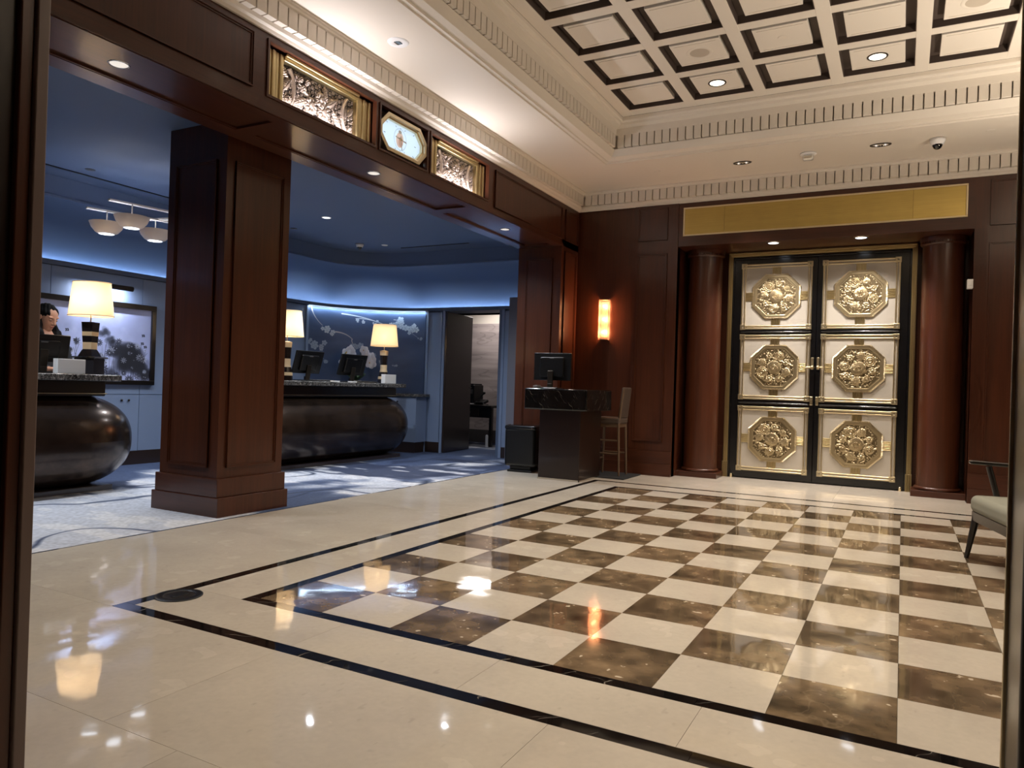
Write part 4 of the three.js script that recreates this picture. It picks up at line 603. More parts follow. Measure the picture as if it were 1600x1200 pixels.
  slot(-4.6, -4.575, -3.3, -0.6, 'long thin black slot diffuser in the blue ceiling over the pendant lamp'); slot(-3.85, -2.67, -6.17, -6.15, 'thin black slot diffuser in the blue ceiling near the curved band');
  for (const [x, z, lab] of [[-4.354, -1.747, 'small dark round ceiling fitting by the pendant lamp'], [-4.416, -4.554, 'small dark round ceiling fitting by the pillar edge'], [-3.955, -5.9, 'small white round ceiling detector beside the blue room camera']]) one('ceiling_fitting', lathe([[0, -0.008], [0.04, -0.006], [0.048, 0]], 24), lab.includes('white') ? white : darkMetal, lab, 'ceiling fitting', undefined, [x, 3.1, z]);
  // door leaf and frame of the doorway
  const d = struct('door_2', 'tall dark brown door standing open in the blue wall'); d.position.set(-3.655, 0, -7.1);
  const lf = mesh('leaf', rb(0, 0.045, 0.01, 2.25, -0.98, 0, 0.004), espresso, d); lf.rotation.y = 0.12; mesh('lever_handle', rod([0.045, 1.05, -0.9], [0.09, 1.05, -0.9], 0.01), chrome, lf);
}
// ================================================================ BACK ROOM
{
  const w = struct('wall_back_room', 'grey wall with banded stone paper seen through the doorway');
  const paper = texture(512, 512, (u, v) => { const a = fbm(u, v, 2, 14, 4, 301), b = fbm(u + 0.1 * a, v + 0.02 * a, 3, 40, 3, 307), k = 0.86 + 0.3 * (a - 0.5) + 0.16 * (b - 0.5) - (Math.abs(fbm(u, v, 3, 11, 3, 311) - 0.5) < 0.02 ? 0.08 : 0); return [196 * k, 182 * k, 178 * k]; }, true, 2.2, 1.6);
  mesh('paper_wall', bx(-6.4, -2.0, 0.25, 2.28, -9.62, -9.5, 'y'), std({ map: paper, roughness: 0.7 }), w); mesh('upper_wall', bx(-6.4, -2.0, 2.28, 2.45, -9.62, -9.505), plaster, w); mesh('dado', bx(-6.4, -2.0, 0, 0.25, -9.62, -9.49), std({ color: rgb(70, 66, 66), roughness: 0.6 }), w);
  mesh('side_wall', [bx(-6.5, -6.4, 0, 2.7, -9.6, -7.66), bx(-2.1, -2.0, 0, 2.7, -9.6, -7.66)], plaster, w);
  const c = struct('ceiling_back_room', 'plain ceiling of the back room'); mesh('slab', bx(-6.5, -2.0, 2.6, 2.7, -9.7, -7.66), plaster, c);
  const bl = thing('back_room_panel_light', 'square ceiling panel light of the back room', 'ceiling light', [-4.0, 2.6, -8.9]); mesh('frame', bx(-0.31, 0.31, -0.012, 0, -0.31, 0.31), white, bl); mesh('diffuser', bx(-0.28, 0.28, -0.016, -0.011, -0.28, 0.28), glow(new THREE.Color(1, 0.95, 0.92), 1), bl);
  area(new THREE.Color().setRGB(1, 0.93, 0.9), L.backRoom, 0.56, 0.56, [-4.0, 2.58, -8.9], [-4.0, 0, -8.9]);
  const t = thing('back_office_desk', 'dark wooden desk with a drawer seen through the doorway', 'desk', [-4.05, 0, -8.95]);
  mesh('desk_top', rb(-0.75, 0.42, 0.70, 0.74, -0.32, 0.32, 0.006, 'x'), woodBlack, t); mesh('apron', bx(-0.72, 0.40, 0.52, 0.70, 0.24, 0.28, 'x'), woodBlack, t); const dw = mesh('drawer', rb(-0.25, 0.15, 0.54, 0.68, 0.28, 0.295, 0.004, 'x'), espresso, t); mesh('drawer_pull', [rod([-0.05, 0.62, 0.295], [-0.05, 0.62, 0.32], 0.006), rod([-0.09, 0.63, 0.32], [0.0, 0.61, 0.32], 0.007)], chrome, dw);
  for (const [x, z] of [[-0.72, 0.26], [0.37, 0.26], [-0.72, -0.28], [0.37, -0.28], [-0.35, 0.1]]) mesh('leg', bx(x, x + 0.05, 0, 0.7, z - 0.03, z + 0.03), woodBlack, t);
  const p = thing('desk_printer', 'black boxy printer on the back room desk', 'printer', [-4.3, 0.74, -8.98]); mesh('body', rb(-0.2, 0.2, 0.03, 0.36, -0.17, 0.17, 0.015), plasticBlack, p); mesh('lid', rb(-0.18, 0.18, 0.36, 0.385, -0.15, 0.15, 0.01), plasticBlack, p); mesh('control_panel', rb(0.08, 0.17, 0.2, 0.28, 0.165, 0.178, 0.004), plasticGrey, p); mesh('paper_tray', rb(-0.2, 0.19, 0.0, 0.03, -0.17, 0.18, 0.005), plasticGrey, p);
  const k = thing('desk_keyboard', 'light grey keyboard in front of the back room printer', 'keyboard', [-4.25, 0.74, -8.70]); mesh('case', rb(-0.2, 0.2, 0, 0.018, -0.06, 0.06, 0.006), plasticGrey, k); for (let r = 0; r < 4; r++) mesh('key_row', rb(-0.185, 0.185, 0.016, 0.024, -0.05 + r * 0.026, -0.03 + r * 0.026, 0.003), white, k);
  const ph = thing('desk_phone', 'black desk phone with raised handset on the back room desk', 'telephone', [-3.95, 0.74, -8.85]); mesh('base', rb(-0.09, 0.09, 0, 0.05, -0.1, 0.1, 0.015).rotateX(0.25).translate(0, 0.03, 0), plasticBlack, ph); mesh('handset', [tube([[-0.04, 0.05, 0.08], [-0.02, 0.15, 0.03], [0.03, 0.22, -0.02]], 0.018), new THREE.SphereGeometry(0.026, 12, 10).translate(0.03, 0.22, -0.02)], plasticBlack, ph); mesh('cord', tube([[-0.04, 0.05, 0.08], [0.08, 0.03, 0.1], [0.15, 0.01, 0.04], [0.1, 0.02, -0.04]], 0.006, 40), plasticBlack, ph);
  const pl = thing('small_potted_plant', 'small green leafy plant beside the printer', 'plant', [-4.6, 0.74, -8.78]); mesh('pot', lathe([[0, 0], [0.045, 0], [0.06, 0.09], [0.054, 0.09], [0.045, 0.02]], 20), white, pl); const lm = std({ color: rgb(88, 130, 62), roughness: 0.6 }); for (let q = 0; q < 26; q++) { const a = q * 2.4, r = 0.02 + 0.05 * hash(q, 1), g = new THREE.SphereGeometry(0.03, 8, 6); g.scale(1, 0.3, 0.6); g.rotateZ(rr(-0.8, 0.8)); g.rotateY(a); g.translate(Math.cos(a) * r, 0.1 + 0.11 * hash(q, 2), Math.sin(a) * r); mesh('leaf', g, lm, pl); }
  const gl = one('umbrella_tube', [cyl(0.025, 0.025, 0.2), new THREE.SphereGeometry(0.025, 12, 8).translate(0, 0.2, 0)], white, 'short white rounded tube standing by the desk leg', 'tube', undefined, [-3.68, 0.004, -8.6]);
}

// ================================================================ RECEPTION DESKS
function desk(z0, z1, label) { // z0 > z1: near and far ends of the bulging body
  const zc = (z0 + z1) / 2, hl = (z0 - z1) / 2, t = thing('reception_desk', label, 'reception desk', [-4.0, 0, zc], 0, 'bulging reception desks');
  const a = 0.46, b = 0.435, yc = 0.47, r = 0.62, nz = 56, na = 64, pos = [], idx = [], uv = [];
  for (let j = 0; j <= nz; j++) {
    const q = j / nz * 2 - 1, z = Math.sign(q) * (1 - (1 - Math.abs(q)) ** 1.7) * hl, e = Math.min(1, Math.max(0, (Math.abs(z) - (hl - r)) / r)), s = Math.max(0.02, (1 - e ** 2.1) ** (1 / 2.1));
    for (let i = 0; i <= na; i++) { const th = i / na * Math.PI * 2, cs = Math.cos(th), sn = Math.sin(th), m = 2.15, rad = 1 / (Math.abs(cs) ** m + Math.abs(sn) ** m) ** (1 / m); pos.push(a * s * rad * cs, yc + b * (0.12 + 0.88 * s) * rad * sn * (s < 0.05 ? s * 20 : 1), z); uv.push(z, i / na * 2.7); }
  }
  for (let j = 0; j < nz; j++) for (let i = 0; i < na; i++) { const p = j * (na + 1) + i; idx.push(p, p + na + 1, p + na + 2, p, p + na + 2, p + 1); }
  const g = new THREE.BufferGeometry(); g.setAttribute('position', new THREE.Float32BufferAttribute(pos, 3)); g.setAttribute('uv', new THREE.Float32BufferAttribute(uv, 2)); g.setIndex(idx); g.computeVertexNormals();
  mesh('barrel_body', g, bronze, t, 'dark bronze bulging barrel body');
  const e0 = hl - 0.34, f0 = hl - 0.36;
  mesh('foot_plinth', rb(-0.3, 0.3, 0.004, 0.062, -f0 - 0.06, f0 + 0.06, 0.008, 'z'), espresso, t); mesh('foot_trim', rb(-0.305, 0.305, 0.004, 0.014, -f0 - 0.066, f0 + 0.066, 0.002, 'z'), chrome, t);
  mesh('apron', rb(-0.34, 0.24, 0.88, 1.02, -e0 + 0.02, e0 - 0.02, 0.01, 'z'), woodBlack, t); mesh('brass_line', rb(-0.345, 0.25, 0.9, 0.908, -e0 + 0.01, e0 - 0.01, 0.003, 'z'), brassPale, t);
  mesh('stone_top', rb(-0.46, 0.36, 1.02, 1.08, -e0 - 0.06, e0 + 0.06, 0.014, 'z'), granite, t, 'speckled grey granite top');
  return t;
}
desk(1.3, -1.96, 'bulging bronze reception desk where the woman stands'); desk(-3.1, -6.4, 'bulging bronze reception desk with the orchid and two monitors');
const YT = 1.08;
const shadeM = phy({ color: rgb(250, 236, 212), transmission: 0.55, roughness: 0.95, thickness: 0, side: THREE.DoubleSide });
const lampBase = texture(64, 256, (u, v) => { const k = fbm(u, v, 3, 12, 2, 401); return [24 + 20 * k, 20 + 16 * k, 19 + 14 * k]; }, true, 1, 1);
function tableLamp(x, z, label, sc = 1, facet = false) {
  const t = thing('table_lamp', label, 'table lamp', [x, YT, z], 0.4, 'reception table lamps'); t.scale.setScalar(sc);
  const seg = facet ? 4 : 28, turn = facet ? Math.PI / 4 : 0, ring = (pts, m, name) => { const g = new THREE.LatheGeometry(pts.map((p) => new THREE.Vector2(...p)), seg); mesh(name, facet ? toCreasedNormals(g.rotateY(turn), 0.4) : g, m, t); };
  const dk = phy({ map: lampBase, roughness: 0.12, clearcoat: 0.6 }), cr = phy({ color: rgb(226, 200, 160), roughness: 0.3 });
  const prof = (y) => { const P = [[0, 0.082], [0.09, 0.078], [0.2, 0.05], [0.27, 0.05], [0.48, 0.062]]; for (let i = 0; i + 1 < P.length; i++) if (y <= P[i + 1][0]) return mix(P[i][1], P[i + 1][1], (y - P[i][0]) / (P[i + 1][0] - P[i][0])); return 0.062; };
  const band = (y0, y1, m, name) => ring(Array.from({ length: 7 }, (_, k) => { const y = mix(y0, y1, k / 6); return [prof(y), y]; }), m, name);
  if (facet) { mesh('pedestal', rb(-0.1, 0.1, 0.0, 0.15, -0.08, 0.08, 0.006), phy({ color: rgb(70, 66, 70), roughness: 0.12, metalness: 0.5 }), t); mesh('pedestal_top', rb(-0.12, 0.12, 0.15, 0.165, -0.1, 0.1, 0.004), chrome, t); ring([[0.1, 0.165], [0.07, 0.22], [0.058, 0.235]], dk, 'shoulder'); ring([[0.06, 0.235], [0.062, 0.3]], cr, 'cream_band'); ring([[0.062, 0.3], [0.068, 0.36]], dk, 'dark_band'); ring([[0.068, 0.36], [0.07, 0.4]], cr, 'cream_band'); ring([[0.07, 0.4], [0.077, 0.49], [0, 0.492]], dk, 'dark_band'); ring([[0.0715, 0.4], [0.0785, 0.4895]].map(([r, y]) => [r * 0.5, y]), cr, 'cream_band'); }
  else { band(0, 0.06, dk, 'dark_band'); band(0.06, 0.1, cr, 'cream_band'); band(0.1, 0.165, dk, 'dark_band'); band(0.165, 0.27, cr, 'cream_band'); band(0.27, 0.41, dk, 'dark_band'); band(0.41, 0.478, cr, 'cream_band'); ring([[0.062, 0.478], [0.02, 0.486], [0, 0.486]], cr, 'collar'); }
  mesh('stem', cyl(0.006, 0.006, 0.2, 0, 0.485, 0), brassPale, t); mesh('bulb', new THREE.SphereGeometry(0.03, 16, 12).translate(0, 0.68, 0), glow(new THREE.Color().setRGB(1, 0.75, 0.45), 9), t);
  const sh = mesh('lamp_shade', new THREE.LatheGeometry([new THREE.Vector2(0.205, 0.55), new THREE.Vector2(0.17, 0.865)], 56), shadeM, t, 'cream fabric shade glowing from inside'); sh.scale.z = 0.82; mesh('shade_rim', [new THREE.TorusGeometry(0.205, 0.004, 6, 56).rotateX(Math.PI / 2).translate(0, 0.55, 0), new THREE.TorusGeometry(0.17, 0.004, 6, 56).rotateX(Math.PI / 2).translate(0, 0.865, 0)], phy({ color: rgb(236, 214, 178), roughness: 0.8 }), sh);
  mesh('spider', [rod([-0.19, 0.6, 0], [0.19, 0.6, 0], 0.003), rod([0, 0.6, -0.15], [0, 0.6, 0.15], 0.003)], brassPale, t);
  point(new THREE.Color().setRGB(1, 0.72, 0.42), L.lampUp, [x, YT + 0.68 * sc, z], 1.5); return t;
}
tableLamp(-4.0, -1.585, 'glowing shade lamp with faceted dark and gold base by the white box and woman', 1, true);
tableLamp(-4.0, -6.03, 'glowing shade lamp with banded base beside the white box near the doorway'); tableLamp(-4.0, -4.09, 'glowing shade lamp with banded base half hidden by the pillar');
function monitor(x, y, z, turn, label, tilt = 0.12, w = 0.5, h = 0.3) { // screen faces local -z: the back shows
  const t = thing('computer_monitor', label, 'monitor', [x, y, z], turn);
  const pn = mesh('panel', [rb(-w / 2, w / 2, 0.1, 0.1 + h, -0.018, 0.006, 0.008), rb(-w / 2 + 0.09, w / 2 - 0.09, 0.14, 0.05 + h, 0.0, 0.03, 0.02)].map((g) => g.rotateX(tilt)), plasticBlack, t); mesh('screen', rb(-w / 2 + 0.012, w / 2 - 0.012, 0.112, 0.088 + h, -0.021, -0.017, 0.001).rotateX(tilt), phy({ color: rgb(20, 24, 30), roughness: 0.1 }), pn);
  mesh('stand', [rb(-0.035, 0.035, 0.03, 0.22, 0.045, 0.07, 0.008).rotateX(tilt * 0.6)], darkMetal, t); mesh('neck', rb(-0.03, 0.03, 0.008, 0.06, 0.03, 0.08, 0.006), darkMetal, t); mesh('foot', rb(-0.12, 0.12, 0, 0.014, -0.07, 0.1, 0.006), plasticBlack, t); mesh('badge', rb(-0.03, 0.03, h + 0.03, h + 0.042, 0.029, 0.031, 0.001).rotateX(tilt), plasticGrey, pn); return t;
}
monitor(-4.02, YT, -1.14, 1.5, 'black monitor on the desk in front of the woman', 0.2, 0.46, 0.25); monitor(-4.02, YT, -5.28, 1.5, 'black monitor under the white orchid flowers', 0.3, 0.5, 0.3); monitor(-4.02, YT, -4.42, 1.5, 'black monitor beside the lamp half hidden by the pillar', 0.3, 0.46, 0.3);
one('white_box', rb(-0.035, 0.035, 0, 0.13, -0.125, 0.125, 0.004), white, 'white box on the desk beside the faceted lamp', 'box', undefined, [-3.8, YT, -1.28]); one('white_box', rb(-0.035, 0.035, 0, 0.13, -0.13, 0.13, 0.004), white, 'white box on the granite top beside the banded lamp', 'box', undefined, [-3.8, YT, -5.9]);
for (const [z, lab] of [[-4.72, 'small white card stack between the two monitors, closer to the pillar'], [-5.06, 'small white card stack by the foot of the orchid monitor']]) one('card_stack', rb(-0.03, 0.03, 0, 0.014, -0.06, 0.06, 0.002), white, lab, 'cards', 'card stacks on the desk', [-3.76, YT, z]);
for (const [z, turn, lab] of [[-5.68, 1.2, 'black keyboard lying beside the orchid monitor'], [-4.78, 1.2, 'black keyboard lying beside the half hidden monitor']]) { const k = thing('desk_keyboard', lab, 'keyboard', [-4.05, YT, z], turn); mesh('case', rb(-0.17, 0.17, 0, 0.016, -0.06, 0.06, 0.005), plasticBlack, k); mesh('keys', Array.from({ length: 48 }, (_, i) => rb(-0.158 + (i % 12) * 0.027, -0.135 + (i % 12) * 0.027, 0.015, 0.022, -0.05 + Math.floor(i / 12) * 0.026, -0.028 + Math.floor(i / 12) * 0.026, 0.002)), plasticGrey, k); }
{ // orchid on the side counter behind the desk
  const o = thing('orchid', 'white moth orchid with two drooping flower sprays before the mural', 'plant', [-4.85, 0.925, -6.42]); o.scale.set(1.0, 1.3, 1.0);
  mesh('pot', lathe([[0, 0], [0.07, 0], [0.09, 0.14], [0.082, 0.14], [0.065, 0.02]], 28), whiteGloss, o); const gm = std({ color: rgb(66, 92, 54), roughness: 0.5 });
  for (let k = 0; k < 6; k++) { const g = new THREE.SphereGeometry(0.1, 14, 8); g.scale(1, 0.14, 0.4); g.translate(0.09, 0, 0); g.rotateZ(0.5); g.rotateY(k * 1.05); g.translate(0, 0.14, 0); mesh('leaf', g, gm, o); }
  const petal = (() => { const g = new THREE.SphereGeometry(0.033, 12, 8); g.scale(1, 1.15, 0.14); g.translate(0, 0.03, 0); return prep(g); })(); const pm = phy({ color: rgb(240, 240, 248), roughness: 0.6, transmission: 0.2, thickness: 0 }), cm = std({ color: rgb(200, 160, 90), roughness: 0.6 });
  const bloomG = mergeGeometries(Array.from({ length: 5 }, (_, k) => petal.clone().rotateZ(k * 1.257)));
  for (const s of [-1, 1]) {
    const dx = (q) => 0.17 * s * q, pts = [[0, 0.12, 0], [0.02 * s, 0.3, 0], [0.06 * s, 0.46, 0.02], [0.12 * s, 0.5, 0.03], [0.2 * s, 0.42, 0.04], [0.22 * s, 0.36, 0.05]].map(([x, y, z]) => [x * 0.6 + z * 0.6, y, -x * 0.85 + z]); mesh('stem', tube(pts, 0.005, 30), gm, o);
    const crv = new THREE.CatmullRomCurve3(pts.map((p) => V(...p))); for (let k = 0; k < 8; k++) { const q = crv.getPoint(0.52 + k * 0.06 + (k % 2) * 0.02), f = mesh('blossom', bloomG, pm, o); f.position.set(q.x + 0.03 + rr(-0.02, 0.02), q.y + rr(-0.05, 0.03), q.z + rr(-0.04, 0.04)); f.rotation.set(rr(-0.4, 0.2), 0.75 + rr(-0.5, 0.5), rr(0, 1.2)); f.scale.setScalar(rr(0.85, 1.1)); mesh('lip', new THREE.SphereGeometry(0.009, 8, 6).translate(0, 0, 0.008), cm, f); }
  }
}
// ---------------------------------------------------------------- painting, picture light, pendant
{
  const z0 = -1.72, z1 = -3.255, tex = canvasTexture(1400, 900, (c, W, H) => {
    const g = c.createLinearGradient(0, 0, W, H); g.addColorStop(0, '#c2cbf0'); g.addColorStop(1, '#aab4e0'); c.fillStyle = g; c.fillRect(0, 0, W, H); let s = 991; const R = () => { s = (s * 1664525 + 1013904223) >>> 0; return s / 4294967296; };
    const blot = (x, y, r, col, a, n = 26) => { for (let k = 0; k < n; k++) { const q = R() * 7, d = r * Math.sqrt(R()) * 0.75, rad = r * (0.25 + 0.45 * R()), gx = x + Math.cos(q) * d, gy = y + Math.sin(q) * d, gr = c.createRadialGradient(gx, gy, 0, gx, gy, rad); gr.addColorStop(0, `rgba(${col},${a})`); gr.addColorStop(0.7, `rgba(${col},${a * 0.7})`); gr.addColorStop(1, `rgba(${col},0)`); c.fillStyle = gr; c.beginPath(); c.arc(gx, gy, rad, 0, 7); c.fill(); } };
    for (let k = 0; k < 40; k++) blot(R() * W, R() * H, 60 + 120 * R(), R() < 0.5 ? '216,222,250' : '146,154,190', 0.10, 8);
    blot(1130, 620, 190, '22,24,34', 0.35, 60); blot(980, 520, 110, '28,30,42', 0.25, 40); blot(1250, 720, 120, '26,28,40', 0.3, 40); blot(900, 420, 60, '30,32,44', 0.3, 24); blot(820, 330, 70, '34,36,48', 0.22, 30); blot(640, 780, 120, '60,64,82', 0.2, 40); blot(300, 700, 80, '40,44,58', 0.25, 30); blot(420, 560, 45, '44,46,60', 0.4, 20); blot(380, 690, 60, '52,54,70', 0.3, 24); blot(1340, 820, 90, '30,32,44', 0.3, 30); blot(760, 640, 60, '30,32,44', 0.25, 20); blot(930, 850, 110, '44,48,64', 0.25, 40);
    for (let k = 0; k < 70; k++) { const x = 250 + R() * 1100, y = 420 + R() * 470, r = 14 + 34 * R(), n = 6 + Math.floor(R() * 6), dark = R() < 0.6; c.fillStyle = dark ? 'rgba(28,30,42,0.65)' : 'rgba(205,210,230,0.5)'; for (let p = 0; p < n; p++) { const a = p * 6.283 / n; c.beginPath(); c.ellipse(x + Math.cos(a) * r * 0.6, y + Math.sin(a) * r * 0.6, r * 0.5, r * 0.18, a, 0, 7); c.fill(); } c.fillStyle = dark ? 'rgba(190,196,216,0.7)' : 'rgba(40,42,56,0.7)'; c.beginPath(); c.arc(x, y, r * 0.2, 0, 7); c.fill(); }
    c.strokeStyle = 'rgba(26,28,40,0.8)'; for (let k = 0; k < 60; k++) { const x = 300 + R() * 1050, y = 900; c.lineWidth = 1 + 3 * R(); c.beginPath(); c.moveTo(x, y); c.quadraticCurveTo(x + (R() - 0.5) * 120, y - 150 - R() * 150, x + (R() - 0.5) * 160, y - 220 - R() * 280); c.stroke(); }
    for (const [x, y] of [[690, 300], [730, 260], [640, 430], [400, 330], [490, 440], [1300, 330], [1290, 430], [1330, 470]]) { c.fillStyle = 'rgba(24,26,36,0.85)'; for (let p = 0; p < 4; p++) { c.beginPath(); c.ellipse(x + (p % 2 ? 10 : -10), y + (p < 2 ? -7 : 9), 12, 7, p, 0, 7); c.fill(); } }
  });
  const a = thing('framed_painting', 'large black framed ink painting of dark flowers on pale blue', 'painting', [-5.4, 0, 0]);
  mesh('frame', [rb(0, 0.05, 1.875, 1.935, z1, z0, 0.004, 'z'), rb(0, 0.05, 0.965, 1.02, z1, z0, 0.004, 'z'), rb(0, 0.05, 1.02, 1.875, z1, z1 + 0.055, 0.004), rb(0, 0.05, 1.02, 1.875, z0 - 0.055, z0, 0.004)], woodBlack, a);
  const g = new THREE.PlaneGeometry(z0 - z1 - 0.1, 0.87).rotateY(Math.PI / 2).translate(0.022, 1.448, (z0 + z1) / 2); mesh('canvas', g, std({ map: tex, roughness: 0.7 }), a); mesh('backing', bx(0.001, 0.018, 1.0, 1.9, z1 + 0.03, z0 - 0.03), woodBlack, a);
  const p = thing('picture_light', 'dark bronze tube picture light on the wall above the painting', 'picture light', [-5.4, 2.09, -2.57]);
  const tb = mesh('tube', rod([0.17, 0.0, -0.27], [0.17, 0.0, 0.27], 0.03, 0.03, 20), darkMetal, p); mesh('arm', [rod([0, 0.0, -0.04], [0.17, 0.0, -0.04], 0.009), rod([0, 0.0, 0.04], [0.17, 0.0, 0.04], 0.009)], darkMetal, p); mesh('wall_plate', rb(0, 0.015, -0.05, 0.05, -0.08, 0.08, 0.005), darkMetal, p); mesh('led_strip', bx(0.135, 0.139, -0.012, 0.0, -0.25, 0.25), glow(NEUTRAL, 1.4), tb);
  area(new THREE.Color().setRGB(0.78, 0.85, 1), L.picture, 0.5, 0.02, [-5.4 + 0.13, 2.085, -2.57], [-5.42, 1.75, -2.57]);
  const u = thing('pendant_lamp', 'white multi arm pendant lamp with shallow bowl shades', 'pendant lamp', [-4.2, 2.5, -2.2]);
  const bowls = [[-0.16, 0, 0.26], [0.28, 0.02, 0.29], [-0.10, 0.02, -0.24], [0.34, 0.06, -0.32], [0.1, 0.04, -0.75]], bowlM = phy({ color: rgb(226, 216, 208), roughness: 0.4, transmission: 0.12, thickness: 0 });
  for (const [x, y, z] of bowls) {
    const bw = mesh('bowl', lathe([[0.07, 0], [0.105, 0.018], [0.14, 0.06], [0.162, 0.115], [0.158, 0.116], [0.136, 0.064], [0.1, 0.022], [0.07, 0.004]], 40).translate(x, y, z), bowlM, u); mesh('diffuser', lathe([[0, 0.001], [0.071, 0.001]], 32).translate(x, y, z), lensCool, bw); mesh('rod', [rod([x, y + 0.06, z], [x, y + 0.235, z], 0.006), lathe([[0, 0.06], [0.04, 0.058], [0.04, 0.05], [0, 0.05]], 16).translate(x, y, z)], whiteGloss, u);
    mesh('bulb', new THREE.SphereGeometry(0.018, 12, 8).translate(x, y + 0.045, z + 0.03), glow(NEUTRAL, 3), bw); point(new THREE.Color().setRGB(0.86, 0.88, 1), L.pendantUp, [-4.2 + x, 2.5 + y + 0.045, -2.2 + z + 0.03], 1);
    spot(new THREE.Color().setRGB(0.9, 0.94, 1), L.pendant / 3, [-4.2 + x, 2.5 + y - 0.008, -2.2 + z], [-4.2 + x, 0, -2.2 + z], 1.1, 1, 2.5);
  }
  const bar = (x0, z0b, x1, z1b, y, w) => { const len = Math.hypot(x1 - x0, z1b - z0b), g2 = rb(-len / 2, len / 2, -0.01, 0.01, -w / 2, w / 2, 0.004, 'x'); g2.rotateY(Math.atan2(-(z1b - z0b), x1 - x0)); g2.translate((x0 + x1) / 2, y, (z0b + z1b) / 2); return g2; };
  mesh('arm_bar', bar(-0.25, 0.42, 0.06, -0.6, 0.24, 0.05), whiteGloss, u); mesh('arm_bar', bar(0.2, 0.48, 0.45, -0.7, 0.265, 0.05), whiteGloss, u); mesh('arm_bar', bar(-0.2, -0.2, 0.42, -0.36, 0.25, 0.05), whiteGloss, u); mesh('arm_bar', bar(0.0, -0.7, 0.45, -0.62, 0.27, 0.05), whiteGloss, u);
  mesh('ceiling_stem', [rod([0.12, 0.25, -0.4], [0.12, 0.6, -0.4], 0.012), rb(0.04, 0.2, 0.585, 0.6, -0.48, -0.32, 0.005)], whiteGloss, u); mesh('hub', rb(0.0, 0.4, 0.235, 0.27, -0.42, -0.36, 0.006), whiteGloss, u);
}

// ================================================================ KIOSK CORNER
{
  const k = thing('kiosk_stand', 'brown pedestal stand with a thick veined black marble top', 'kiosk', [-0.79, 0, -5.62]);
  mesh('pedestal', rb(-0.265, 0.265, 0, 0.84, -0.34, 0.33, 0.006), phy({ map: woodMap, color: rgb(112, 112, 112), roughness: 0.3, clearcoat: 0.3 }), k);
  mesh('marble_top', rb(-0.44, 0.37, 0.83, 1.085, -0.41, 0.41, 0.02, 'x'), blackStone, k, 'thick black marble top with white veins'); mesh('base_strip', [bx(-0.27, 0.27, 0, 0.02, 0.325, 0.335, 'x'), bx(0.26, 0.27, 0, 0.02, -0.34, 0.335, 'z')], chrome, k);
  monitor(-1.05, 1.085, -5.6, 0.02, 'black monitor on the marble kiosk top', 0.0, 0.5, 0.34);
  one('paper_slip', rb(-0.06, 0.06, 0, 0.008, -0.04, 0.04, 0.002), white, 'small white paper pad on the marble kiosk top', 'paper', undefined, [-0.96, 1.085, -5.34]);
  one('card_reader', [rb(-0.03, 0.03, 0, 0.03, -0.05, 0.05, 0.006), rb(-0.025, 0.025, 0.028, 0.034, -0.045, 0.02, 0.002)], plasticGrey, 'small grey card reader on the marble kiosk top', 'card reader', undefined, [-1.12, 1.085, -5.32]);
  one('floor_mat', rb(-0.32, 0.32, 0, 0.012, -0.34, 0.34, 0.004), std({ color: rgb(22, 22, 23), roughness: 0.9 }), 'black rubber mat under the bar stool', 'mat', undefined, [-0.5, 0.0, -6.22]);
  const s = thing('bar_stool', 'tall wooden bar stool with upholstered seat and back behind the kiosk', 'bar stool', [-0.5, 0.012, -6.26], 0.02); s.scale.set(0.84, 0.98, 0.88); const fab = std({ color: rgb(70, 56, 46), roughness: 0.55 }), lg = phy({ color: rgb(92, 72, 54), roughness: 0.35, clearcoat: 0.3 });
  mesh('seat', rb(-0.2, 0.2, 0.66, 0.75, -0.19, 0.19, 0.035, 'x', 4), fab, s); mesh('seat_rail', rb(-0.18, 0.18, 0.62, 0.67, -0.17, 0.17, 0.006, 'x'), lg, s);
  for (const [x, z] of [[-0.17, 0.16], [-0.17, -0.16]]) mesh('leg', rod([x - 0.015, 0, z * 1.06], [x, 0.64, z], 0.016, 0.021, 8), lg, s); for (const z of [0.16, -0.16]) mesh('leg', [rod([0.2, 0, z * 1.06], [0.17, 0.66, z], 0.016, 0.021, 8), rod([0.17, 0.64, z], [0.235, 1.12, z], 0.02, 0.015, 8)], lg, s);
  mesh('backrest', rb(-0.022, 0.022, -0.2, 0.2, -0.17, 0.17, 0.02, 'y', 4).rotateZ(-0.13).translate(0.205, 0.94, 0), fab, s); mesh('stretcher', rod([-0.185, 0.2, 0.165], [-0.185, 0.2, -0.165], 0.012), lg, s); mesh('stretcher', rod([-0.18, 0.28, 0.166], [0.19, 0.28, 0.166], 0.012), lg, s); mesh('stretcher', rod([-0.18, 0.28, -0.166], [0.19, 0.28, -0.166], 0.012), lg, s); mesh('stretcher', rod([-0.178, 0.45, 0.163], [0.182, 0.45, 0.163], 0.012), lg, s);
  const b = thing('waste_bin', 'black rounded box bin on a flat base beside the kiosk', 'bin', [-1.53, 0, -5.84], 0.1); mesh('body', rb(-0.21, 0.21, 0.075, 0.56, -0.17, 0.17, 0.04, 'y', 4), plasticBlack, b); const ld = mesh('lid', rb(-0.215, 0.215, 0.54, 0.6, -0.175, 0.175, 0.028, 'y', 4), phy({ color: rgb(20, 20, 22), roughness: 0.15 }), b); mesh('base', rb(-0.17, 0.17, 0, 0.03, -0.15, 0.15, 0.01), plasticBlack, b); mesh('neck', rb(-0.14, 0.14, 0.03, 0.08, -0.12, 0.12, 0.01), plasticBlack, b); mesh('handle', [rod([-0.16, 0.6, 0.1], [-0.16, 0.6, 0.17], 0.008), rod([0.17, 0.57, 0.16], [0.17, 0.57, 0.2], 0.01)], chrome, ld);
}
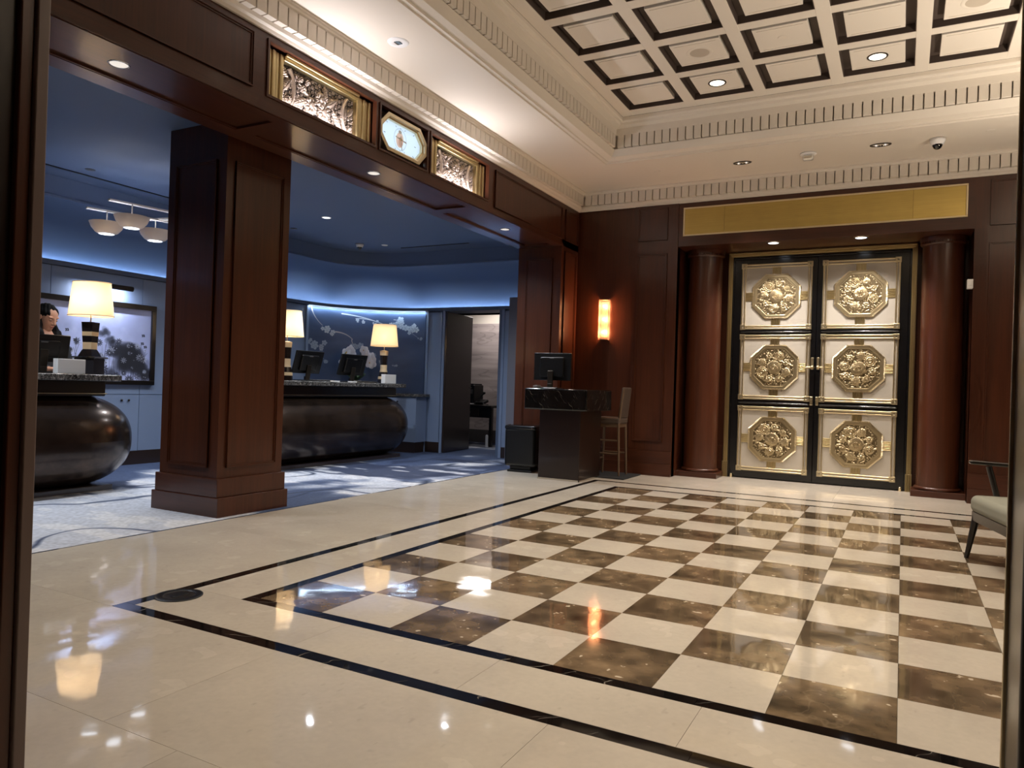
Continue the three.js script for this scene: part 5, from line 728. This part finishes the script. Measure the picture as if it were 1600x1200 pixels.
// ================================================================ ARMCHAIR
{
  const c = thing('armchair', 'grey upholstered armchair with dark wooden arms and tapered legs', 'armchair', [3.66, 0, -3.04], -1.36); const f = std({ color: rgb(134, 134, 122), roughness: 0.85 });
  mesh('seat_cushion', rb(-0.44, 0.44, 0.325, 0.445, -0.32, 0.36, 0.045, 'x', 4), f, c); mesh('seat_frame', rb(-0.435, 0.435, 0.265, 0.335, -0.31, 0.345, 0.008, 'x'), woodBlack, c); mesh('back_cushion', rb(-0.43, 0.43, 0.0, 0.5, -0.05, 0.05, 0.04, 'x', 4).rotateX(-0.2).translate(0, 0.4, -0.33), f, c); mesh('back_frame', rb(-0.44, 0.44, 0, 0.53, -0.02, 0.02, 0.01).rotateX(-0.2).translate(0, 0.38, -0.39), woodBlack, c);
  for (const s of [-1, 1]) { mesh('leg', rod([s * 0.43, 0, 0.37], [s * 0.41, 0.3, 0.32], 0.015, 0.027, 8), woodBlack, c); mesh('leg', rod([s * 0.42, 0, -0.38], [s * 0.405, 0.3, -0.29], 0.015, 0.026, 8), woodBlack, c); mesh('arm_post', rod([s * 0.425, 0.3, 0.16], [s * 0.455, 0.645, 0.24], 0.02, 0.02, 8), woodBlack, c); mesh('armrest', [rb(-0.028, 0.028, -0.014, 0.014, -0.34, 0.34, 0.012, 'z', 3).rotateX(-0.04).translate(s * 0.46, 0.655, 0.02)], woodBlack, c); }
}
// ================================================================ RECEPTIONIST
function sdfMesh(sdf, lo, hi, cell) {
  const n = Math.max(...[0, 1, 2].map((k) => Math.ceil((hi[k] - lo[k]) / cell))) + 4, mc = new MarchingCubes(n, new THREE.MeshStandardMaterial(), false, false, 160000); mc.isolation = 0; const span = n - 1, P = (i, k) => lo[k] + (i / span) * cell * span;
  for (let z = 0; z < n; z++) for (let y = 0; y < n; y++) for (let x = 0; x < n; x++) mc.field[x + y * n + z * n * n] = -sdf(P(x, 0), P(y, 1), P(z, 2));
  mc.update(); const cnt = mc.count, arr = new Float32Array(mc.positionArray.slice(0, cnt * 3)), half = n / 2;
  for (let i = 0; i < cnt; i++) for (let k = 0; k < 3; k++) arr[i * 3 + k] = lo[k] + (arr[i * 3 + k] * half + half) * cell;
  let g = new THREE.BufferGeometry(); g.setAttribute('position', new THREE.BufferAttribute(arr, 3)); g = mergeVertices(g, cell * 0.02); g.computeVertexNormals(); return prep(g);
}
const smin = (a, b, k) => { const h = Math.max(0, Math.min(1, 0.5 + 0.5 * (b - a) / k)); return mix(b, a, h) - k * h * (1 - h); };
const cap = (x, y, z, a, b, ra, rbb) => { const px = x - a[0], py = y - a[1], pz = z - a[2], dx = b[0] - a[0], dy = b[1] - a[1], dz = b[2] - a[2], t = Math.max(0, Math.min(1, (px * dx + py * dy + pz * dz) / (dx * dx + dy * dy + dz * dz))); return Math.hypot(px - dx * t, py - dy * t, pz - dz * t) - mix(ra, rbb, t); };
const ell = (x, y, z, c, r) => { const k0 = Math.hypot((x - c[0]) / r[0], (y - c[1]) / r[1], (z - c[2]) / r[2]), k1 = Math.hypot((x - c[0]) / r[0] ** 2, (y - c[1]) / r[1] ** 2, (z - c[2]) / r[2] ** 2); return k0 * (k0 - 1) / Math.max(k1, 1e-6); };
{ // local frame: she faces +z, x to her side, feet at y = 0
  const skin = phy({ color: rgb(196, 146, 120), roughness: 0.5 }), hairM = phy({ color: rgb(9, 7, 7), roughness: 0.75, specularIntensity: 0.35 }), cloth = std({ color: rgb(20, 20, 24), roughness: 0.8 });
  const J = { neck: [0, 1.42, 0], head: [0, 1.56, 0.045], sh: 0.185, el: [0.25, 1.1, 0.06], wr: [0.2, 1.06, 0.3] };
  const torso = (x, y, z) => smin(ell(x, y, z, [0, 1.22, 0], [0.18, 0.23, 0.115]), ell(x, y, z, [0, 0.95, 0], [0.165, 0.18, 0.12]), 0.08);
  const arms = (x, y, z) => { const a = Math.abs(x); return Math.min(cap(a, y, z, [J.sh, 1.36, 0], J.el, 0.047, 0.038), cap(a, y, z, J.el, J.wr, 0.037, 0.026)); };
  const legs = (x, y, z) => { const a = Math.abs(x); return Math.min(cap(a, y, z, [0.085, 0.9, 0], [0.09, 0.48, 0.01], 0.085, 0.056), cap(a, y, z, [0.09, 0.48, 0.01], [0.09, 0.08, -0.01], 0.052, 0.034), cap(a, y, z, [0.09, 0.045, -0.03], [0.1, 0.03, 0.12], 0.036, 0.026)); };
  const hand = (x, y, z) => { const a = Math.abs(x); let d = ell(a, y, z, [0.195, 1.063, 0.345], [0.038, 0.017, 0.045]); for (let f = 0; f < 4; f++) { const fx = 0.168 + f * 0.018, l = [0.062, 0.072, 0.068, 0.054][f]; d = smin(d, Math.min(cap(a, y, z, [fx, 1.068, 0.37], [fx - 0.002, 1.072, 0.385 + l * 0.5], 0.0088, 0.0082), cap(a, y, z, [fx - 0.002, 1.072, 0.385 + l * 0.5], [fx - 0.003, 1.058, 0.385 + l], 0.0082, 0.007)), 0.006); } return smin(d, cap(a, y, z, [0.165, 1.06, 0.33], [0.135, 1.055, 0.385], 0.011, 0.0085), 0.008); };
  const headL = (x, y, z) => { // head frame: origin at its middle, face to +z
    let d = ell(x, y, z, [0, 0.025, -0.012], [0.073, 0.092, 0.093]); d = smin(d, ell(x, y, z, [0, -0.045, 0.03], [0.055, 0.065, 0.055]), 0.04); d = smin(d, ell(x, y, z, [0, -0.098, 0.055], [0.024, 0.018, 0.022]), 0.03);
    const a = Math.abs(x); d = -smin(-d, ell(a, y, z, [0.031, 0.004, 0.09], [0.02, 0.012, 0.017]), 0.014); d = smin(d, ell(a, y, z, [0.031, 0.0, 0.068], [0.014, 0.011, 0.012]), 0.004); // eye hollow, lidded eye
    d = smin(d, cap(x, y, z, [0, 0.012, 0.083], [0, -0.028, 0.1], 0.008, 0.013), 0.012); d = smin(d, ell(a, y, z, [0.011, -0.032, 0.09], [0.009, 0.007, 0.009]), 0.006);
    d = smin(d, ell(x, y, z, [0, -0.058, 0.081], [0.023, 0.006, 0.01]), 0.005); d = smin(d, ell(x, y, z, [0, -0.069, 0.078], [0.019, 0.007, 0.01]), 0.005); d = smin(d, ell(a, y, z, [0.034, 0.028, 0.066], [0.022, 0.006, 0.012]), 0.01); d = smin(d, ell(a, y, z, [0.076, -0.005, -0.01], [0.008, 0.028, 0.017]), 0.006); return d;
  };
  const tilt = 0.42, ct = Math.cos(tilt), sn = Math.sin(tilt), toHead = (x, y, z) => { const dy = y - J.head[1], dz = z - J.head[2]; return [x, dy * ct - dz * sn * -1 * -1, dy * sn * 1 + dz * ct]; };
  // tilt forward: the head frame's face axis points down by `tilt`
  const H = (x, y, z) => { const dy = y - J.head[1], dz = z - J.head[2]; return [x, dy * ct + dz * sn, -dy * sn + dz * ct]; };
  const headW = (x, y, z) => headL(...H(x, y, z)), neck = (x, y, z) => cap(x, y, z, [0, 1.36, -0.015], [0, 1.5, 0.02], 0.052, 0.046);
  const bodyG = sdfMesh((x, y, z) => smin(smin(smin(torso(x, y, z), arms(x, y, z), 0.035), legs(x, y, z), 0.05), neck(x, y, z), 0.04), [-0.35, -0.02, -0.2], [0.35, 1.52, 0.42], 0.015);
  const headG = sdfMesh((x, y, z) => smin(headW(x, y, z), neck(x, y, z), 0.025), [-0.12, 1.4, -0.12], [0.12, 1.7, 0.19], 0.0042), handG = sdfMesh((x, y, z) => Math.min(hand(x, y, z), cap(Math.abs(x), y, z, J.wr, [0.198, 1.062, 0.34], 0.026, 0.022)), [-0.27, 0.98, 0.25], [0.27, 1.12, 0.48], 0.0065);
  const person = mesh(numbered('person'), [bodyG, headG, handG], skin, scene); person.userData = { label: 'woman with long black hair in dark clothes looking down behind the desk', category: 'person' };
  person.position.set(-4.84, 0.004, -1.63); person.rotation.y = Math.PI / 2 + 0.25; person.scale.setScalar(1.045);
  const dress = sdfMesh((x, y, z) => Math.max(smin(smin(torso(x, y, z), Math.max(arms(x, y, z), z - 0.27), 0.035), legs(x, y, z), 0.05) - 0.012, Math.max(-(y - 0.1), (y - 1.415 + Math.max(0, z) * 0.9))), [-0.37, 0.05, -0.2], [0.37, 1.46, 0.42], 0.016); mesh('dark_clothing', dress, cloth, person, 'black long sleeved clothing');
  const hair = sdfMesh((x, y, z) => { const [hx, hy, hz] = H(x, y, z); let d = ell(hx, hy, hz, [0, 0.036, -0.03], [0.083, 0.095, 0.1]); const a = Math.abs(x); const lock = smin(cap(a, y, z, [0.07, 1.58, -0.01], [0.1, 1.4, 0.05], 0.03, 0.034), cap(a, y, z, [0.1, 1.4, 0.05], [0.112, 1.2, 0.12], 0.034, 0.016), 0.03); d = smin(d, lock, 0.03); d = smin(d, cap(x, y, z, [0, 1.56, -0.07], [0, 1.25, -0.12], 0.09, 0.07), 0.05); const wave = 0.0035 * Math.sin(y * 60 + x * 50) + 0.0025 * Math.sin(z * 150 + x * 120 + y * 20); return Math.max(d + wave, -ell(hx, hy, hz, [0, -0.028, 0.088], [0.067, 0.106, 0.082])); }, [-0.2, 1.15, -0.26], [0.2, 1.76, 0.24], 0.0085);
  mesh('hair', hair, hairM, person, 'long wavy black hair');
  for (const s of [-1, 1]) { const e = mesh('eye', new THREE.SphereGeometry(0.0075, 12, 10), phy({ color: rgb(30, 20, 16), roughness: 0.1 }), person); const l = [s * 0.031, -0.003, 0.076]; e.position.set(l[0], J.head[1] + l[1] * ct - l[2] * sn, J.head[2] + l[1] * sn + l[2] * ct); e.scale.set(1.5, 0.55, 0.8); }
  const lp = [0, -0.063, 0.083], lips = mesh('lips', new THREE.SphereGeometry(0.01, 14, 8).scale(2.0, 0.75, 0.7), phy({ color: rgb(160, 84, 78), roughness: 0.4 }), person); lips.position.set(0, J.head[1] + lp[1] * ct - lp[2] * sn, J.head[2] + lp[1] * sn + lp[2] * ct); lips.rotation.x = tilt;
}

renderer.render(scene, camera);
